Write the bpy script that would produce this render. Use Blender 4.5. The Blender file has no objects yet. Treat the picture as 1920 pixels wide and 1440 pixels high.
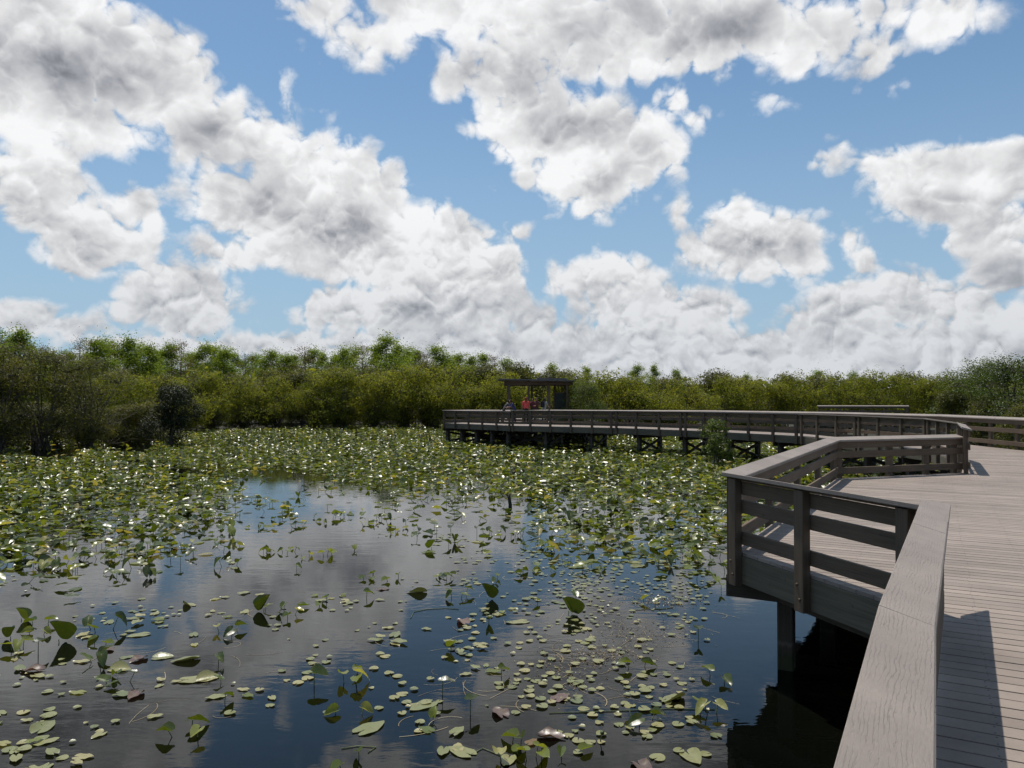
import bpy, math, random
import numpy as np
R = math.radians
F_PX = 1442.0; PITCH = math.atan(26/1442.0)
SUN_EL, SUN_AZ = R(69), R(-27)      # azimuth measured from +Y towards +X
def sky_angles(px, py):
    "azimuth and elevation (radians) seen at a pixel of the photograph"
    x = (px-960)/F_PX; z = (720-py)/F_PX; y = 1.0
    c, s = math.cos(PITCH), math.sin(PITCH)
    y, z = y*c - z*s, y*s + z*c
    return math.atan2(x, y), math.atan2(z, math.hypot(x, y))
CLOUDS = [ # px, py, rx, ry, tilt
 (60,60,190,150,0),(230,125,170,115,20),(330,165,90,95,20),(110,215,230,75,5),(400,255,100,70,25),(490,275,90,62,20),(560,335,110,85,30),(665,325,95,72,10),(715,350,55,55,0),
 (460,375,150,72,10),(600,425,170,95,15),(700,460,130,85,20),(805,445,75,68,10),(860,450,62,65,20),(910,515,75,65,30),(955,520,40,60,0),(820,530,140,70,10),
 (90,325,110,75,15),(150,430,95,80,10),(50,375,70,60,0),(215,455,70,45,20),(265,395,48,45,30),(285,460,25,35,0),(170,480,80,40,0),
 (430,475,110,42,0),(330,545,130,58,10),(330,585,150,36,0),(55,600,90,38,10),(130,612,75,32,0),(20,590,60,30,0),(330,645,110,22,0),(240,650,110,22,0),(430,640,80,30,0),
 (640,585,100,52,0),(780,580,150,70,0),(900,570,100,62,0),(1000,610,48,40,0),(560,650,110,36,0),(720,655,200,36,0),
 (920,655,260,45,0),(1150,650,220,46,0),(1400,655,250,44,0),(1650,650,250,50,0),(1860,640,170,60,0),(150,690,260,34,0),(600,705,400,36,0),(1200,705,400,36,0),(1700,705,400,40,0),
 (1090,525,85,40,5),(1140,495,60,36,0),(1195,525,50,48,10),(1185,565,110,50,5),(1310,590,90,48,10),(1230,600,100,40,0),
 (1410,455,115,68,0),(1395,405,62,45,0),(1335,470,68,40,10),(1480,445,78,56,0),(1505,490,50,38,0),(1430,500,90,30,0),
 (1592,455,34,34,20),(1625,500,38,42,30),(1600,575,90,58,0),(1710,560,120,58,0),(1550,610,100,56,0),(1810,570,110,50,0),(1900,610,60,60,0),
 (1690,320,105,55,0),(1800,315,110,62,0),(1890,325,80,72,0),(1720,375,95,46,5),(1850,430,90,62,10),(1895,490,78,58,0),(1620,308,48,34,0),(1800,380,120,50,15),
 (1540,297,24,13,0),(1582,274,20,17,-20),
 (610,25,100,48,20),(690,70,120,42,20),(820,30,170,58,0),(1000,45,200,72,0),(1150,70,210,88,-5),(1350,50,220,80,-8),(1500,60,150,66,-10),(1660,30,170,46,-8),(1790,35,95,56,-30),
 (1490,115,46,42,0),(1450,182,45,22,-15),(1640,95,62,48,-20),(1610,142,26,24,-40),(1695,165,28,12,20),
 (865,145,62,56,30),(950,130,90,90,0),(1000,225,110,85,15),(1100,255,125,85,15),(1185,280,105,72,10),(1120,335,105,62,10),(1105,392,55,28,0),(1240,295,52,40,0),(1040,320,75,45,30),
 (900,242,32,20,20),(1310,222,42,24,-10),(1270,190,34,32,-30),(1225,190,16,14,0),(1280,392,26,26,30),
 (958,434,24,17,0),(541,205,22,38,10),(600,213,24,14,0),(924,356,11,18,0),
]
SHADES = [ # grey undersides, px, py, rx, ry, tilt, strength
 (165,190,210,75,12,.85),(40,130,80,90,0,0.54),(330,235,110,50,20,0.37),(430,372,120,45,0,0.51),(660,395,70,55,30,0.51),(560,400,80,50,0,0.27),(1065,260,60,65,20,0.61),(1175,328,55,30,0,0.61),(1000,220,60,60,0,0.24),
 (900,578,75,24,0,0.54),(760,600,90,30,0,0.27),(1440,485,120,32,0,0.51),(1895,490,85,48,0,1.1),(1400,35,230,45,-8,0.51),(1150,30,160,40,0,0.31),(1730,365,120,34,5,0.44),(330,590,100,22,0,0.41),(150,470,90,32,0,0.31),(1580,600,110,30,0,0.34),(1720,590,100,26,0,0.34),(1160,560,70,20,0,0.27),(1600,25,120,25,-8,0.34),(820,640,160,20,0,0.27),(1450,640,160,24,0,0.27),(1150,655,120,18,0,0.24)
]
def build_world():
    w = bpy.data.worlds.new("World"); bpy.context.scene.world = w; w.use_nodes = True
    nt = w.node_tree; nt.nodes.clear(); N = nt.nodes.new; L = nt.links.new
    def put(sock, v):
        if isinstance(v, bpy.types.NodeSocket): L(v, sock)
        else: sock.default_value = v
    def math_(op, a, b=None, c=None, clamp=False):
        n = N('ShaderNodeMath'); n.operation = op; n.use_clamp = clamp
        for i, v in enumerate((a, b, c)):
            if v is not None: put(n.inputs[i], v)
        return n.outputs[0]
    def vec(op, a, b=None, scale=None):
        n = N('ShaderNodeVectorMath'); n.operation = op; put(n.inputs[0], a)
        if b is not None: put(n.inputs[1], b)
        if scale is not None: put(n.inputs['Scale'], scale)
        return n.outputs['Value'] if op in ('LENGTH', 'DOT_PRODUCT') else n.outputs[0]
    def ramp(x, a, b, lo=0., hi=1., smooth=True):
        n = N('ShaderNodeMapRange'); n.interpolation_type = 'SMOOTHSTEP' if smooth else 'LINEAR'
        put(n.inputs['Value'], x)
        for k, v in (('From Min', a), ('From Max', b), ('To Min', lo), ('To Max', hi)): put(n.inputs[k], v)
        return n.outputs[0]
    def mix(f, a, b):
        n = N('ShaderNodeMix'); n.data_type = 'RGBA'; put(n.inputs[0], f); put(n.inputs[6], a); put(n.inputs[7], b); return n.outputs[2]
    tc = N('ShaderNodeTexCoord').outputs['Generated']
    d = vec('NORMALIZE', tc)
    sep = N('ShaderNodeSeparateXYZ'); L(d, sep.inputs[0]); X, Y, Z = sep.outputs
    az = math_('ARCTAN2', X, Y); el = math_('ARCSINE', Z)
    comb = N('ShaderNodeCombineXYZ'); L(az, comb.inputs[0]); L(el, comb.inputs[1]); ae = comb.outputs[0]
    P = vec('MULTIPLY', d, (9.5, 9.5, 10.5))
    def noise(p, scale, detail, rough, dist=0., out='Fac', lac=2.0):
        n = N('ShaderNodeTexNoise'); n.noise_dimensions = '3D'; put(n.inputs['Vector'], p)
        for k, v in (('Scale', scale), ('Detail', detail), ('Roughness', rough), ('Distortion', dist), ('Lacunarity', lac)): n.inputs[k].default_value = v
        return n.outputs[out]
    def puff(p, scale, detail, rough):
        n = N('ShaderNodeTexNoise'); n.noise_type = 'RIDGED_MULTIFRACTAL'; n.normalize = False; put(n.inputs['Vector'], p)
        for k, v in (('Scale', scale), ('Detail', detail), ('Roughness', rough), ('Lacunarity', 2.1), ('Offset', 1.0), ('Gain', 1.0), ('Distortion', 0)): n.inputs[k].default_value = v
        return math_('SUBTRACT', 1.0, n.outputs[0])
    def field(p, det=8):
        q = vec('ADD', p, wrp)
        a = noise(q, 2.1, det, .58)
        b = puff(q, 2.8, det-1, .60)
        return math_('ADD', math_('MULTIPLY', math_('SUBTRACT', a, .5), 1.75), math_('MULTIPLY', b, .42))
    # where the clouds stand
    wz = noise(P, 1.1, 3, .55, out='Color')
    wrp = vec('SCALE', vec('SUBTRACT', wz, (.5, .5, .5)), scale=.3)
    wae = vec('ADD', ae, vec('MULTIPLY', vec('SUBTRACT', wz, (.5, .5, .5)), (.042, .036, 0)))
    def blobs(src, lst, join, signed=False):
        # one after another: each step carries the last result along in z (with no weight), which keeps the node stack short
        sp = N('ShaderNodeSeparateXYZ'); L(src, sp.inputs[0]); cur = None
        for b in lst:
            cb = N('ShaderNodeCombineXYZ'); L(sp.outputs[0], cb.inputs[0]); L(sp.outputs[1], cb.inputs[1])
            if cur is not None: L(cur, cb.inputs[2])
            a0, e0 = sky_angles(b[0], b[1]); rx = b[2]/F_PX*math.cos(a0)**2; ry = b[3]/F_PX*math.cos(a0)
            n = N('ShaderNodeVectorMath'); n.operation = 'MULTIPLY_ADD'; L(cb.outputs[0], n.inputs[0])
            r = min(rx, ry); k = r if signed else 1.
            n.inputs[1].default_value = (k/rx, k/ry, 1e-6); n.inputs[2].default_value = (-k*a0/rx, -k*e0/ry, 0)
            cur = join(cur, vec('LENGTH', n.outputs[0]), b if not signed else r)
        return cur
    def nearer(c, l, r):
        l = math_('SUBTRACT', l, r)
        return l if c is None else math_('SMOOTH_MIN', c, l, R(.9))
    m = math_('MULTIPLY', blobs(wae, CLOUDS, nearer, True), -180/math.pi)        # degrees inside the rim of the nearest cloud
    # the rest of the sky, which the photograph does not show, has fair-weather cumulus of its own
    away = ramp(math_('ABSOLUTE', az), .66, .80)
    high = ramp(el, .50, .62); away = math_('MAXIMUM', away, high)
    far = ramp(noise(P, .55, 2, .5), .44, .72, -6., 6., False)
    m = math_('ADD', math_('MULTIPLY', m, math_('SUBTRACT', 1.0, away)), math_('MULTIPLY', far, away))
    m = math_('MINIMUM', math_('MAXIMUM', m, -8.), 3.4)
    f0 = field(P)
    sund = (math.cos(SUN_EL)*math.sin(SUN_AZ), math.cos(SUN_EL)*math.cos(SUN_AZ), math.sin(SUN_EL))
    g0 = field(P, 4); f1 = field(vec('ADD', P, tuple(.075*c for c in sund)), 4)
    dens = math_('ADD', math_('ADD', m, .02), math_('MULTIPLY', f0, math_('MULTIPLY_ADD', el, 1.9, .85)))
    alpha = ramp(dens, -.12, math_('MULTIPLY_ADD', el, 1.9, .35))
    emb = math_('ADD', math_('MULTIPLY', math_('SUBTRACT', g0, f1), ramp(el, .0, .3, .85, .32)), math_('MULTIPLY', math_('SUBTRACT', f0, g0), .20))
    n0 = noise(P, .95, 3, .55); n1 = noise(vec('ADD', P, tuple(.33*c for c in sund)), .95, 2, .5)
    emb = math_('ADD', emb, math_('MULTIPLY', math_('SUBTRACT', n0, n1), 1.15))
    wae2 = vec('ADD', ae, vec('MULTIPLY', vec('SUBTRACT', wz, (.5, .5, .5)), (.11, .09, 0)))
    def darker(c, l, b):
        s = ramp(l, 0.1, 1.35, b[5], 0.)
        return s if c is None else math_('MAXIMUM', c, s)
    shade = blobs(wae2, SHADES, darker)
    thick = ramp(dens, .2, 3.6)
    lum = math_('ADD', .86, emb)
    lum = math_('SUBTRACT', lum, math_('MULTIPLY', thick, .17))
    lum = math_('SUBTRACT', lum, math_('MULTIPLY', math_('MULTIPLY', math_('MULTIPLY', shade, ramp(n1, .3, .7, .5, 1.25)), ramp(dens, .1, 2.2)), .33))
    lum = math_('MAXIMUM', math_('MINIMUM', lum, .98), .2)
    # grey parts lean to blue-violet, bright parts to a clean white
    ccol = mix(ramp(lum, .2, .8), (.90, .94, 1.05, 1), (.985, .99, 1.0, 1))
    cn = vec('SCALE', ccol, scale=lum)
    # clear sky
    sky = N('ShaderNodeTexSky'); sky.sky_type = 'NISHITA'; sky.sun_disc = False
    sky.sun_elevation = SUN_EL; sky.sun_rotation = SUN_AZ; sky.air_density = 1.0; sky.dust_density = .6; sky.ozone_density = 2.2
    clear = vec('MULTIPLY', sky.outputs[0], (.080, .101, .106))
    clear = mix(ramp(el, .0, .45, .80, .10), clear, (.36, .50, .66, 1))
    cloudc = vec('SCALE', cn, scale=ramp(el, .02, .30, .88, .97))
    # far clouds sink into the haze above the horizon
    hz = ramp(el, 0.0, .26, .50, 0.0)
    cloudc2 = mix(hz, cloudc, (.47, .51, .57, 1))
    out = mix(alpha, clear, cloudc2)
    bg = N('ShaderNodeBackground'); L(out, bg.inputs['Color']); bg.inputs['Strength'].default_value = 1.0
    o = N('ShaderNodeOutputWorld'); L(bg.outputs[0], o.inputs['Surface'])
    w.cycles.sampling_method = 'MANUAL'; w.cycles.sample_map_resolution = 256
# ------------------------------------------------------------------ helpers
C = None
def start():
    global C
    C = bpy.context.scene.collection
class MB:
    "collects prisms, sweeps and tubes and links them as ONE mesh object"
    def __init__(s): s.v, s.f, s.uv, s.sm, s.mi = [], [], [], [], []
    def face(s, idx, uv, smooth=False, mi=0):
        s.f.append(idx); s.uv += uv; s.sm.append(smooth); s.mi.append(mi)
    def ring_loft(s, rings, lens, around, cap=True, smooth=False, u0=0.):
        n = len(rings[0]); b = len(s.v)
        for r in rings: s.v += [tuple(p) for p in r]
        for i in range(len(rings)-1):
            for j in range(n):
                k = (j+1) % n
                a0 = around[j]; a1 = around[j+1]
                s.face((b+i*n+j, b+i*n+k, b+(i+1)*n+k, b+(i+1)*n+j), [(u0+lens[i], a0), (u0+lens[i], a1), (u0+lens[i+1], a1), (u0+lens[i+1], a0)], smooth)
        if cap:
            for i, rev in ((0, True), (len(rings)-1, False)):
                idx = [b+i*n+j for j in range(n)]
                if rev: idx = idx[::-1]
                s.face(tuple(idx), [(u0+lens[i]+.13*s.v[q][2], .3*(s.v[q][0]+s.v[q][1])) for q in idx])
    def sweep(s, pts, zs, prof, u0=0.):
        "PROF (u to the right of the run, z) carried along plan points PTS with mitred corners"
        m = len(pts); P = [np.array(p, float) for p in pts]
        d = [(P[i+1]-P[i])/np.linalg.norm(P[i+1]-P[i]) for i in range(m-1)]
        rings, lens, L = [], [], 0.
        for i in range(m):
            a = d[max(i-1, 0)]; b = d[min(i, m-2)]
            na = np.array((a[1], -a[0])); nb = np.array((b[1], -b[0])); mi = (na+nb)/np.linalg.norm(na+nb); mi = mi/max(.35, mi @ na)
            if i: L += np.linalg.norm(P[i]-P[i-1])
            lens.append(L); rings.append([(P[i][0]+mi[0]*u, P[i][1]+mi[1]*u, zs[i]+z) for u, z in prof])
        ar = [0.]
        for j in range(len(prof)):
            k = (j+1) % len(prof); ar.append(ar[-1]+math.dist(prof[j], prof[k]))
        s.ring_loft(rings, lens, ar, True, False, u0)
    def prism(s, c, d, hw, ht, z0, z1, ch=.006, u0=None):
        "upright post: HW half width along direction D, HT half depth across it, corners chamfered"
        d = np.array(d, float)/math.hypot(*d); n = np.array((d[1], -d[0]))
        q = [(-hw+ch, -ht), (hw-ch, -ht), (hw, -ht+ch), (hw, ht-ch), (hw-ch, ht), (-hw+ch, ht), (-hw, ht-ch), (-hw, -ht+ch)]
        rings = [[(c[0]+d[0]*a+n[0]*b, c[1]+d[1]*a+n[1]*b, z) for a, b in q] for z in (z0, z1)]
        ar = [0.]
        for j in range(8): ar.append(ar[-1]+math.dist(q[j], q[(j+1) % 8]))
        s.ring_loft(rings, [0, z1-z0], ar, True, False, (c[0]*3.1+c[1]*1.7) % 7 if u0 is None else u0)
    def beam(s, a, b, w, h):
        "square timber between two points in space"
        a = np.array(a, float); b = np.array(b, float); d = b-a; L = np.linalg.norm(d); d /= L
        x = np.cross(d, (0, 0, 1.)); x = x/np.linalg.norm(x) if np.linalg.norm(x) > 1e-6 else np.array((1., 0, 0)); y = np.cross(x, d)
        q = [(-w, -h), (w, -h), (w, h), (-w, h)]
        rings = [[tuple(p+x*i/2+y*j/2) for i, j in q] for p in (a, b)]
        s.ring_loft(rings, [0, L], [0, w, w+h, 2*w+h, 2*w+2*h], True, False, (a[0]*2.3) % 5)
    def tube(s, pts, rad, n=6):
        P = [np.array(p, float) for p in pts]; rings, lens, L = [], [], 0.
        for i, p in enumerate(P):
            t = P[min(i+1, len(P)-1)]-P[max(i-1, 0)]; t /= max(1e-9, np.linalg.norm(t))
            x = np.cross(t, (.31, .17, .94)); x /= max(1e-9, np.linalg.norm(x)); y = np.cross(t, x)
            if i: L += np.linalg.norm(p-P[i-1])
            lens.append(L); r = rad[i]
            rings.append([tuple(p+r*(x*math.cos(2*math.pi*k/n)+y*math.sin(2*math.pi*k/n))) for k in range(n)])
        s.ring_loft(rings, lens, [k*2*math.pi*rad[0]/n for k in range(n+1)], True, True)
    def build(s, name, mat, parent=None, local=False):
        me = bpy.data.meshes.new(name)
        off = np.array(parent.location) if (parent is not None and not local) else np.zeros(3)
        me.from_pydata([tuple(np.array(p)-off) for p in s.v], [], s.f)
        u = me.uv_layers.new(name='UVMap'); u.data.foreach_set('uv', np.array(s.uv, dtype=np.float32).ravel())
        me.polygons.foreach_set('use_smooth', s.sm)
        for q in (mat if isinstance(mat, (list, tuple)) else [mat]): me.materials.append(q)
        if any(s.mi): me.polygons.foreach_set('material_index', s.mi)
        o = bpy.data.objects.new(name, me); C.objects.link(o)
        if parent is not None: o.parent = parent
        return o
def mesh_np(name, V, F, mat, smooth=True, tone=None, parent=None):
    "mesh object from arrays; F is (n,4) quads; TONE one number per vertex, the leaf's own colour"
    me = bpy.data.meshes.new(name); n = len(F); k = F.shape[1]
    me.vertices.add(len(V)); me.vertices.foreach_set('co', np.asarray(V, np.float32).ravel())
    me.loops.add(n*k); me.loops.foreach_set('vertex_index', np.asarray(F, np.int32).ravel())
    me.polygons.add(n); me.polygons.foreach_set('loop_start', np.arange(0, n*k, k, dtype=np.int32)); me.polygons.foreach_set('loop_total', np.full(n, k, dtype=np.int32))
    me.polygons.foreach_set('use_smooth', np.full(n, smooth))
    if tone is not None:
        a = me.attributes.new('tone', 'FLOAT', 'POINT'); a.data.foreach_set('value', np.asarray(tone, np.float32))
    me.update(calc_edges=True); me.validate()
    me.materials.append(mat)
    o = bpy.data.objects.new(name, me); C.objects.link(o)
    if parent is not None: o.parent = parent
    return o
def tag(o, label=None, cat=None, group=None, kind=None):
    if label: o['label'] = label
    if cat: o['category'] = cat
    if group: o['group'] = group
    if kind: o['kind'] = kind
    return o
def empty(name, loc, label, cat, group=None, rz=0.):
    o = bpy.data.objects.new(name, None); o.empty_display_size = .2; C.objects.link(o); o.location = loc; o.rotation_euler = (0, 0, rz)
    return tag(o, label, cat, group)
def copy_tree(o, parent=None):
    c = o.copy(); C.objects.link(c)
    if parent is not None: c.parent = parent
    for ch in list(o.children): copy_tree(ch, c)
    return c
ORD = 'first second third fourth fifth sixth seventh eighth ninth tenth eleventh twelfth thirteenth fourteenth fifteenth sixteenth seventeenth eighteenth nineteenth twentieth'.split()
TENS = {20: 'twenty', 30: 'thirty', 40: 'forty', 50: 'fifty'}
def ordinal(i):
    if i < 20: return ORD[i]
    t, r = divmod(i+1, 10)
    if r == 0: return TENS[t*10][:-1]+'ieth'
    return TENS[t*10]+'-'+ORD[r-1]
# ------------------------------------------------------------------ the photograph's view of the place
CAM_Z, DECK, WATER = 3.0, 1.3, 0.0
HOR = 746.0
def at(px, py, z=WATER):
    "the point of the level plane z that the photograph shows at a pixel"
    a, e = sky_angles(px, py)
    D = (CAM_Z-z)/math.tan(-e)
    return np.array((D*math.sin(a), D*math.cos(a), z))
def pix(x, y, z):
    c, s = math.cos(PITCH), math.sin(PITCH); dz = z-CAM_Z
    d = y*c+dz*s; h = -y*s+dz*c
    return 960+F_PX*x/d, 720-F_PX*h/d
# ------------------------------------------------------------------ materials
class Mat:
    def __init__(s, name):
        s.m = bpy.data.materials.new(name); s.m.use_nodes = True; s.nt = s.m.node_tree
        s.bsdf = s.nt.nodes['Principled BSDF']; s.out = s.nt.nodes['Material Output']
    def n(s, t, **k):
        x = s.nt.nodes.new(t)
        for a, b in k.items(): setattr(x, a, b)
        return x
    def put(s, sock, v):
        if isinstance(v, bpy.types.NodeSocket): s.nt.links.new(v, sock)
        else: sock.default_value = v
    def coord(s, which): return s.n('ShaderNodeTexCoord').outputs[which]
    def mapping(s, v, scale=(1, 1, 1), loc=(0, 0, 0)):
        x = s.n('ShaderNodeMapping'); s.put(x.inputs['Vector'], v); x.inputs['Scale'].default_value = scale; x.inputs['Location'].default_value = loc; return x.outputs[0]
    def noise(s, v, scale, detail=4, rough=.5, dist=0., out='Fac'):
        x = s.n('ShaderNodeTexNoise'); s.put(x.inputs['Vector'], v)
        for k, q in (('Scale', scale), ('Detail', detail), ('Roughness', rough), ('Distortion', dist)): s.put(x.inputs[k], q)
        return x.outputs[out]
    def math(s, op, a, b=None, c=None, clamp=False):
        x = s.n('ShaderNodeMath', operation=op, use_clamp=clamp)
        for i, q in enumerate((a, b, c)):
            if q is not None: s.put(x.inputs[i], q)
        return x.outputs[0]
    def vmath(s, op, a, b):
        x = s.n('ShaderNodeVectorMath', operation=op); s.put(x.inputs[0], a); s.put(x.inputs[1], b); return x.outputs[0]
    def ramp(s, f, stops):
        x = s.n('ShaderNodeValToRGB'); s.put(x.inputs[0], f); e = x.color_ramp.elements
        while len(e) < len(stops): e.new(.5)
        for i, (p, c) in enumerate(stops): e[i].position = p; e[i].color = (*c, 1)
        return x.outputs[0]
    def mix(s, f, a, b, mode='MIX'):
        x = s.n('ShaderNodeMix', data_type='RGBA', blend_type=mode); s.put(x.inputs[0], f)
        s.put(x.inputs[6], a if not isinstance(a, tuple) else (*a, 1)); s.put(x.inputs[7], b if not isinstance(b, tuple) else (*b, 1)); return x.outputs[2]
    def rng(s, f, a, b, lo, hi):
        x = s.n('ShaderNodeMapRange'); s.put(x.inputs[0], f)
        for i, q in enumerate((a, b, lo, hi)): s.put(x.inputs[i+1], q)
        return x.outputs[0]
    def bump(s, h, strength, dist):
        x = s.n('ShaderNodeBump'); s.put(x.inputs['Height'], h); x.inputs['Strength'].default_value = strength; x.inputs['Distance'].default_value = dist
        s.nt.links.new(x.outputs[0], s.bsdf.inputs['Normal']); return x
    def set(s, **k):
        for a, v in k.items():
            if isinstance(v, tuple) and len(v) == 3: v = (*v, 1)
            s.put(s.bsdf.inputs[a.replace('_', ' ')], v)
        return s.m
def wood(name, dark, light, grain=1., rough=.75, bump=.5, tide=False):
    m = Mat(name); uv = m.coord('UV'); ob = m.coord('Object')
    warp = m.noise(m.mapping(uv, (1.2, 9, 1)), 1.0, 2, .5, 0, 'Color')
    u2 = m.vmath('ADD', uv, m.vmath('MULTIPLY', m.vmath('SUBTRACT', warp, (.5, .5, .5)), (0., .05, 0)))
    g = m.noise(m.mapping(u2, (2.2*grain, 75*grain, 1)), 1., 5, .6)
    g2 = m.noise(m.mapping(u2, (.7, 22, 1)), 1., 3, .5)
    big = m.noise(ob, .9, 4, .55)
    f = m.math('ADD', m.math('MULTIPLY', g, .5), m.math('ADD', m.math('MULTIPLY', g2, .3), m.math('MULTIPLY', big, .45)))
    col = m.ramp(f, [(.38, dark), (.80, light)])
    spots = m.rng(m.noise(ob, 14, 3, .6), .66, .74, 0., .35)
    col = m.mix(spots, col, tuple(.45*c for c in dark))
    if tide:      # algae and silt up to the high-water mark
        sz = m.n('ShaderNodeSeparateXYZ'); m.put(sz.inputs[0], m.n('ShaderNodeNewGeometry').outputs['Position'])
        col = m.mix(m.rng(m.math('ADD', sz.outputs[2], m.math('MULTIPLY', g2, .12)), .22, .30, .85, 0.), col, (.035, .042, .018))
        col = m.mix(m.rng(m.math('ABSOLUTE', m.math('SUBTRACT', m.math('ADD', sz.outputs[2], m.math('MULTIPLY', g2, .08)), .33)), .0, .035, .5, 0.), col, (.16, .15, .12))
    m.bump(m.math('ADD', g, m.math('MULTIPLY', g2, .7)), bump, .004)
    m.bsdf.inputs['Specular IOR Level'].default_value = .3
    return m.set(Base_Color=col, Roughness=rough)
def composite(name, base, emb=1., pitch=None):
    "moulded plank: streaked grey-brown with a pressed wood-grain relief; PITCH: laid as boards, each with a tone and two screws over every joist"
    m = Mat(name); uv = m.coord('UV'); ob = m.coord('Object'); dots = None
    if pitch:
        sp = m.n('ShaderNodeSeparateXYZ'); m.put(sp.inputs[0], uv); u, v = sp.outputs[0], sp.outputs[1]
        k = m.math('FLOOR', m.math('DIVIDE', v, pitch)); wn = m.n('ShaderNodeTexWhiteNoise', noise_dimensions='1D'); m.put(wn.inputs['W'], k); tone = wn.outputs['Value']
        fv = m.math('SUBTRACT', m.math('MULTIPLY', m.math('FRACT', m.math('DIVIDE', v, pitch)), pitch), pitch*.5+.005)
        fu = m.math('SUBTRACT', m.math('MULTIPLY', m.math('FRACT', m.math('DIVIDE', u, .5)), .5), m.math('MULTIPLY_ADD', tone, .03, .235))
        dv = m.math('SUBTRACT', m.math('ABSOLUTE', fv), .042); r = m.math('SQRT', m.math('ADD', m.math('MULTIPLY', dv, dv), m.math('MULTIPLY', fu, fu)))
        dots = m.rng(r, .0045, .0065, 1., 0.)
        cb = m.n('ShaderNodeCombineXYZ'); m.put(cb.inputs[0], m.math('MULTIPLY_ADD', tone, 37., u)); m.put(cb.inputs[1], v); uv = cb.outputs[0]
    w = m.noise(m.mapping(uv, (.9, 2.6, 1)), 2., 3, .55, 0, 'Color')
    u2 = m.vmath('ADD', m.mapping(uv, (.16, 1, 1)), m.vmath('MULTIPLY', m.vmath('SUBTRACT', w, (.5, .5, .5)), (.04, .07, 0)))
    wv = m.n('ShaderNodeTexWave', wave_type='BANDS', bands_direction='Y'); m.put(wv.inputs['Vector'], u2)
    for k, q in (('Scale', 23.), ('Distortion', 7.), ('Detail', 4.), ('Detail Scale', 2.2), ('Detail Roughness', .7)): wv.inputs[k].default_value = q
    line = m.rng(wv.outputs['Fac'], .0, .22, 1., 0.)
    line = m.math('MULTIPLY', line, m.rng(m.noise(m.mapping(uv, (4, 14, 1)), 1., 4, .65), .40, .62, 0., 1.))
    fine = m.noise(m.mapping(uv, (30, 190, 1)), 1., 4, .65)
    big = m.noise(ob, 1.3, 5, .62)
    col = m.ramp(big, [(.28, tuple(.80*c for c in base)), (.72, tuple(1.16*c for c in base))])
    if pitch: col = m.mix(.55, col, m.mix(1., col, m.ramp(tone, [(0., (.72, .71, .70)), (1., (1.22, 1.2, 1.18))]), 'MULTIPLY'))
    col = m.mix(m.math('MULTIPLY', line, .32*emb), col, tuple(.30*c for c in base))
    col = m.mix(m.rng(fine, .35, .7, .28, 0.), col, tuple(.45*c for c in base))
    st = m.rng(m.noise(ob, 5.5, 5, .7), .60, .76, 0., .30); col = m.mix(st, col, tuple(.42*c for c in base))
    bl = m.rng(m.noise(ob, 31., 3, .6), .70, .76, 0., .4); col = m.mix(bl, col, tuple(.32*c for c in base))
    if dots is not None: col = m.mix(dots, col, (.035, .03, .028))
    m.bump(m.math('SUBTRACT', m.math('MULTIPLY', fine, .35), line), .5*emb, .003)
    m.bsdf.inputs['Specular IOR Level'].default_value = .3
    return m.set(Base_Color=col, Roughness=.68)
def leaf(name, stops, trans, tcol, rough=.45, spec=.4, jitter=.12, veins=False):
    "leaf blades: each leaf has its own tone, light comes through them"
    m = Mat(name)
    a = m.n('ShaderNodeAttribute', attribute_name='tone'); r = m.n('ShaderNodeObjectInfo').outputs['Random']
    f = m.math('ADD', a.outputs['Fac'], m.math('MULTIPLY', m.math('SUBTRACT', r, .5), jitter*2), clamp=True)
    col = m.ramp(f, stops)
    if veins:
        ob = m.coord('Object'); col = m.mix(m.rng(m.noise(ob, 22, 4, .65), .52, .70, 0., .5), col, (.16, .12, .04))
        m.bump(m.noise(ob, 30, 3, .6), .16, .01)
    m.set(Base_Color=col, Roughness=rough); m.bsdf.inputs['Specular IOR Level'].default_value = spec
    t = m.n('ShaderNodeBsdfTranslucent'); m.put(t.inputs[0], m.mix(1., col, tcol, 'MULTIPLY'))
    x = m.n('ShaderNodeMixShader'); x.inputs[0].default_value = trans
    m.nt.links.new(m.bsdf.outputs[0], x.inputs[1]); m.nt.links.new(t.outputs[0], x.inputs[2]); m.nt.links.new(x.outputs[0], m.out.inputs['Surface'])
    return m.m
def plain(name, col, rough=.7, var=.25, scale=6., spec=.3):
    m = Mat(name); f = m.noise(m.coord('Object'), scale, 4, .6)
    m.bsdf.inputs['Specular IOR Level'].default_value = spec
    return m.set(Base_Color=m.ramp(f, [(.3, tuple(c*(1-var) for c in col)), (.7, tuple(c*(1+var) for c in col))]), Roughness=rough)
M = {}
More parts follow.
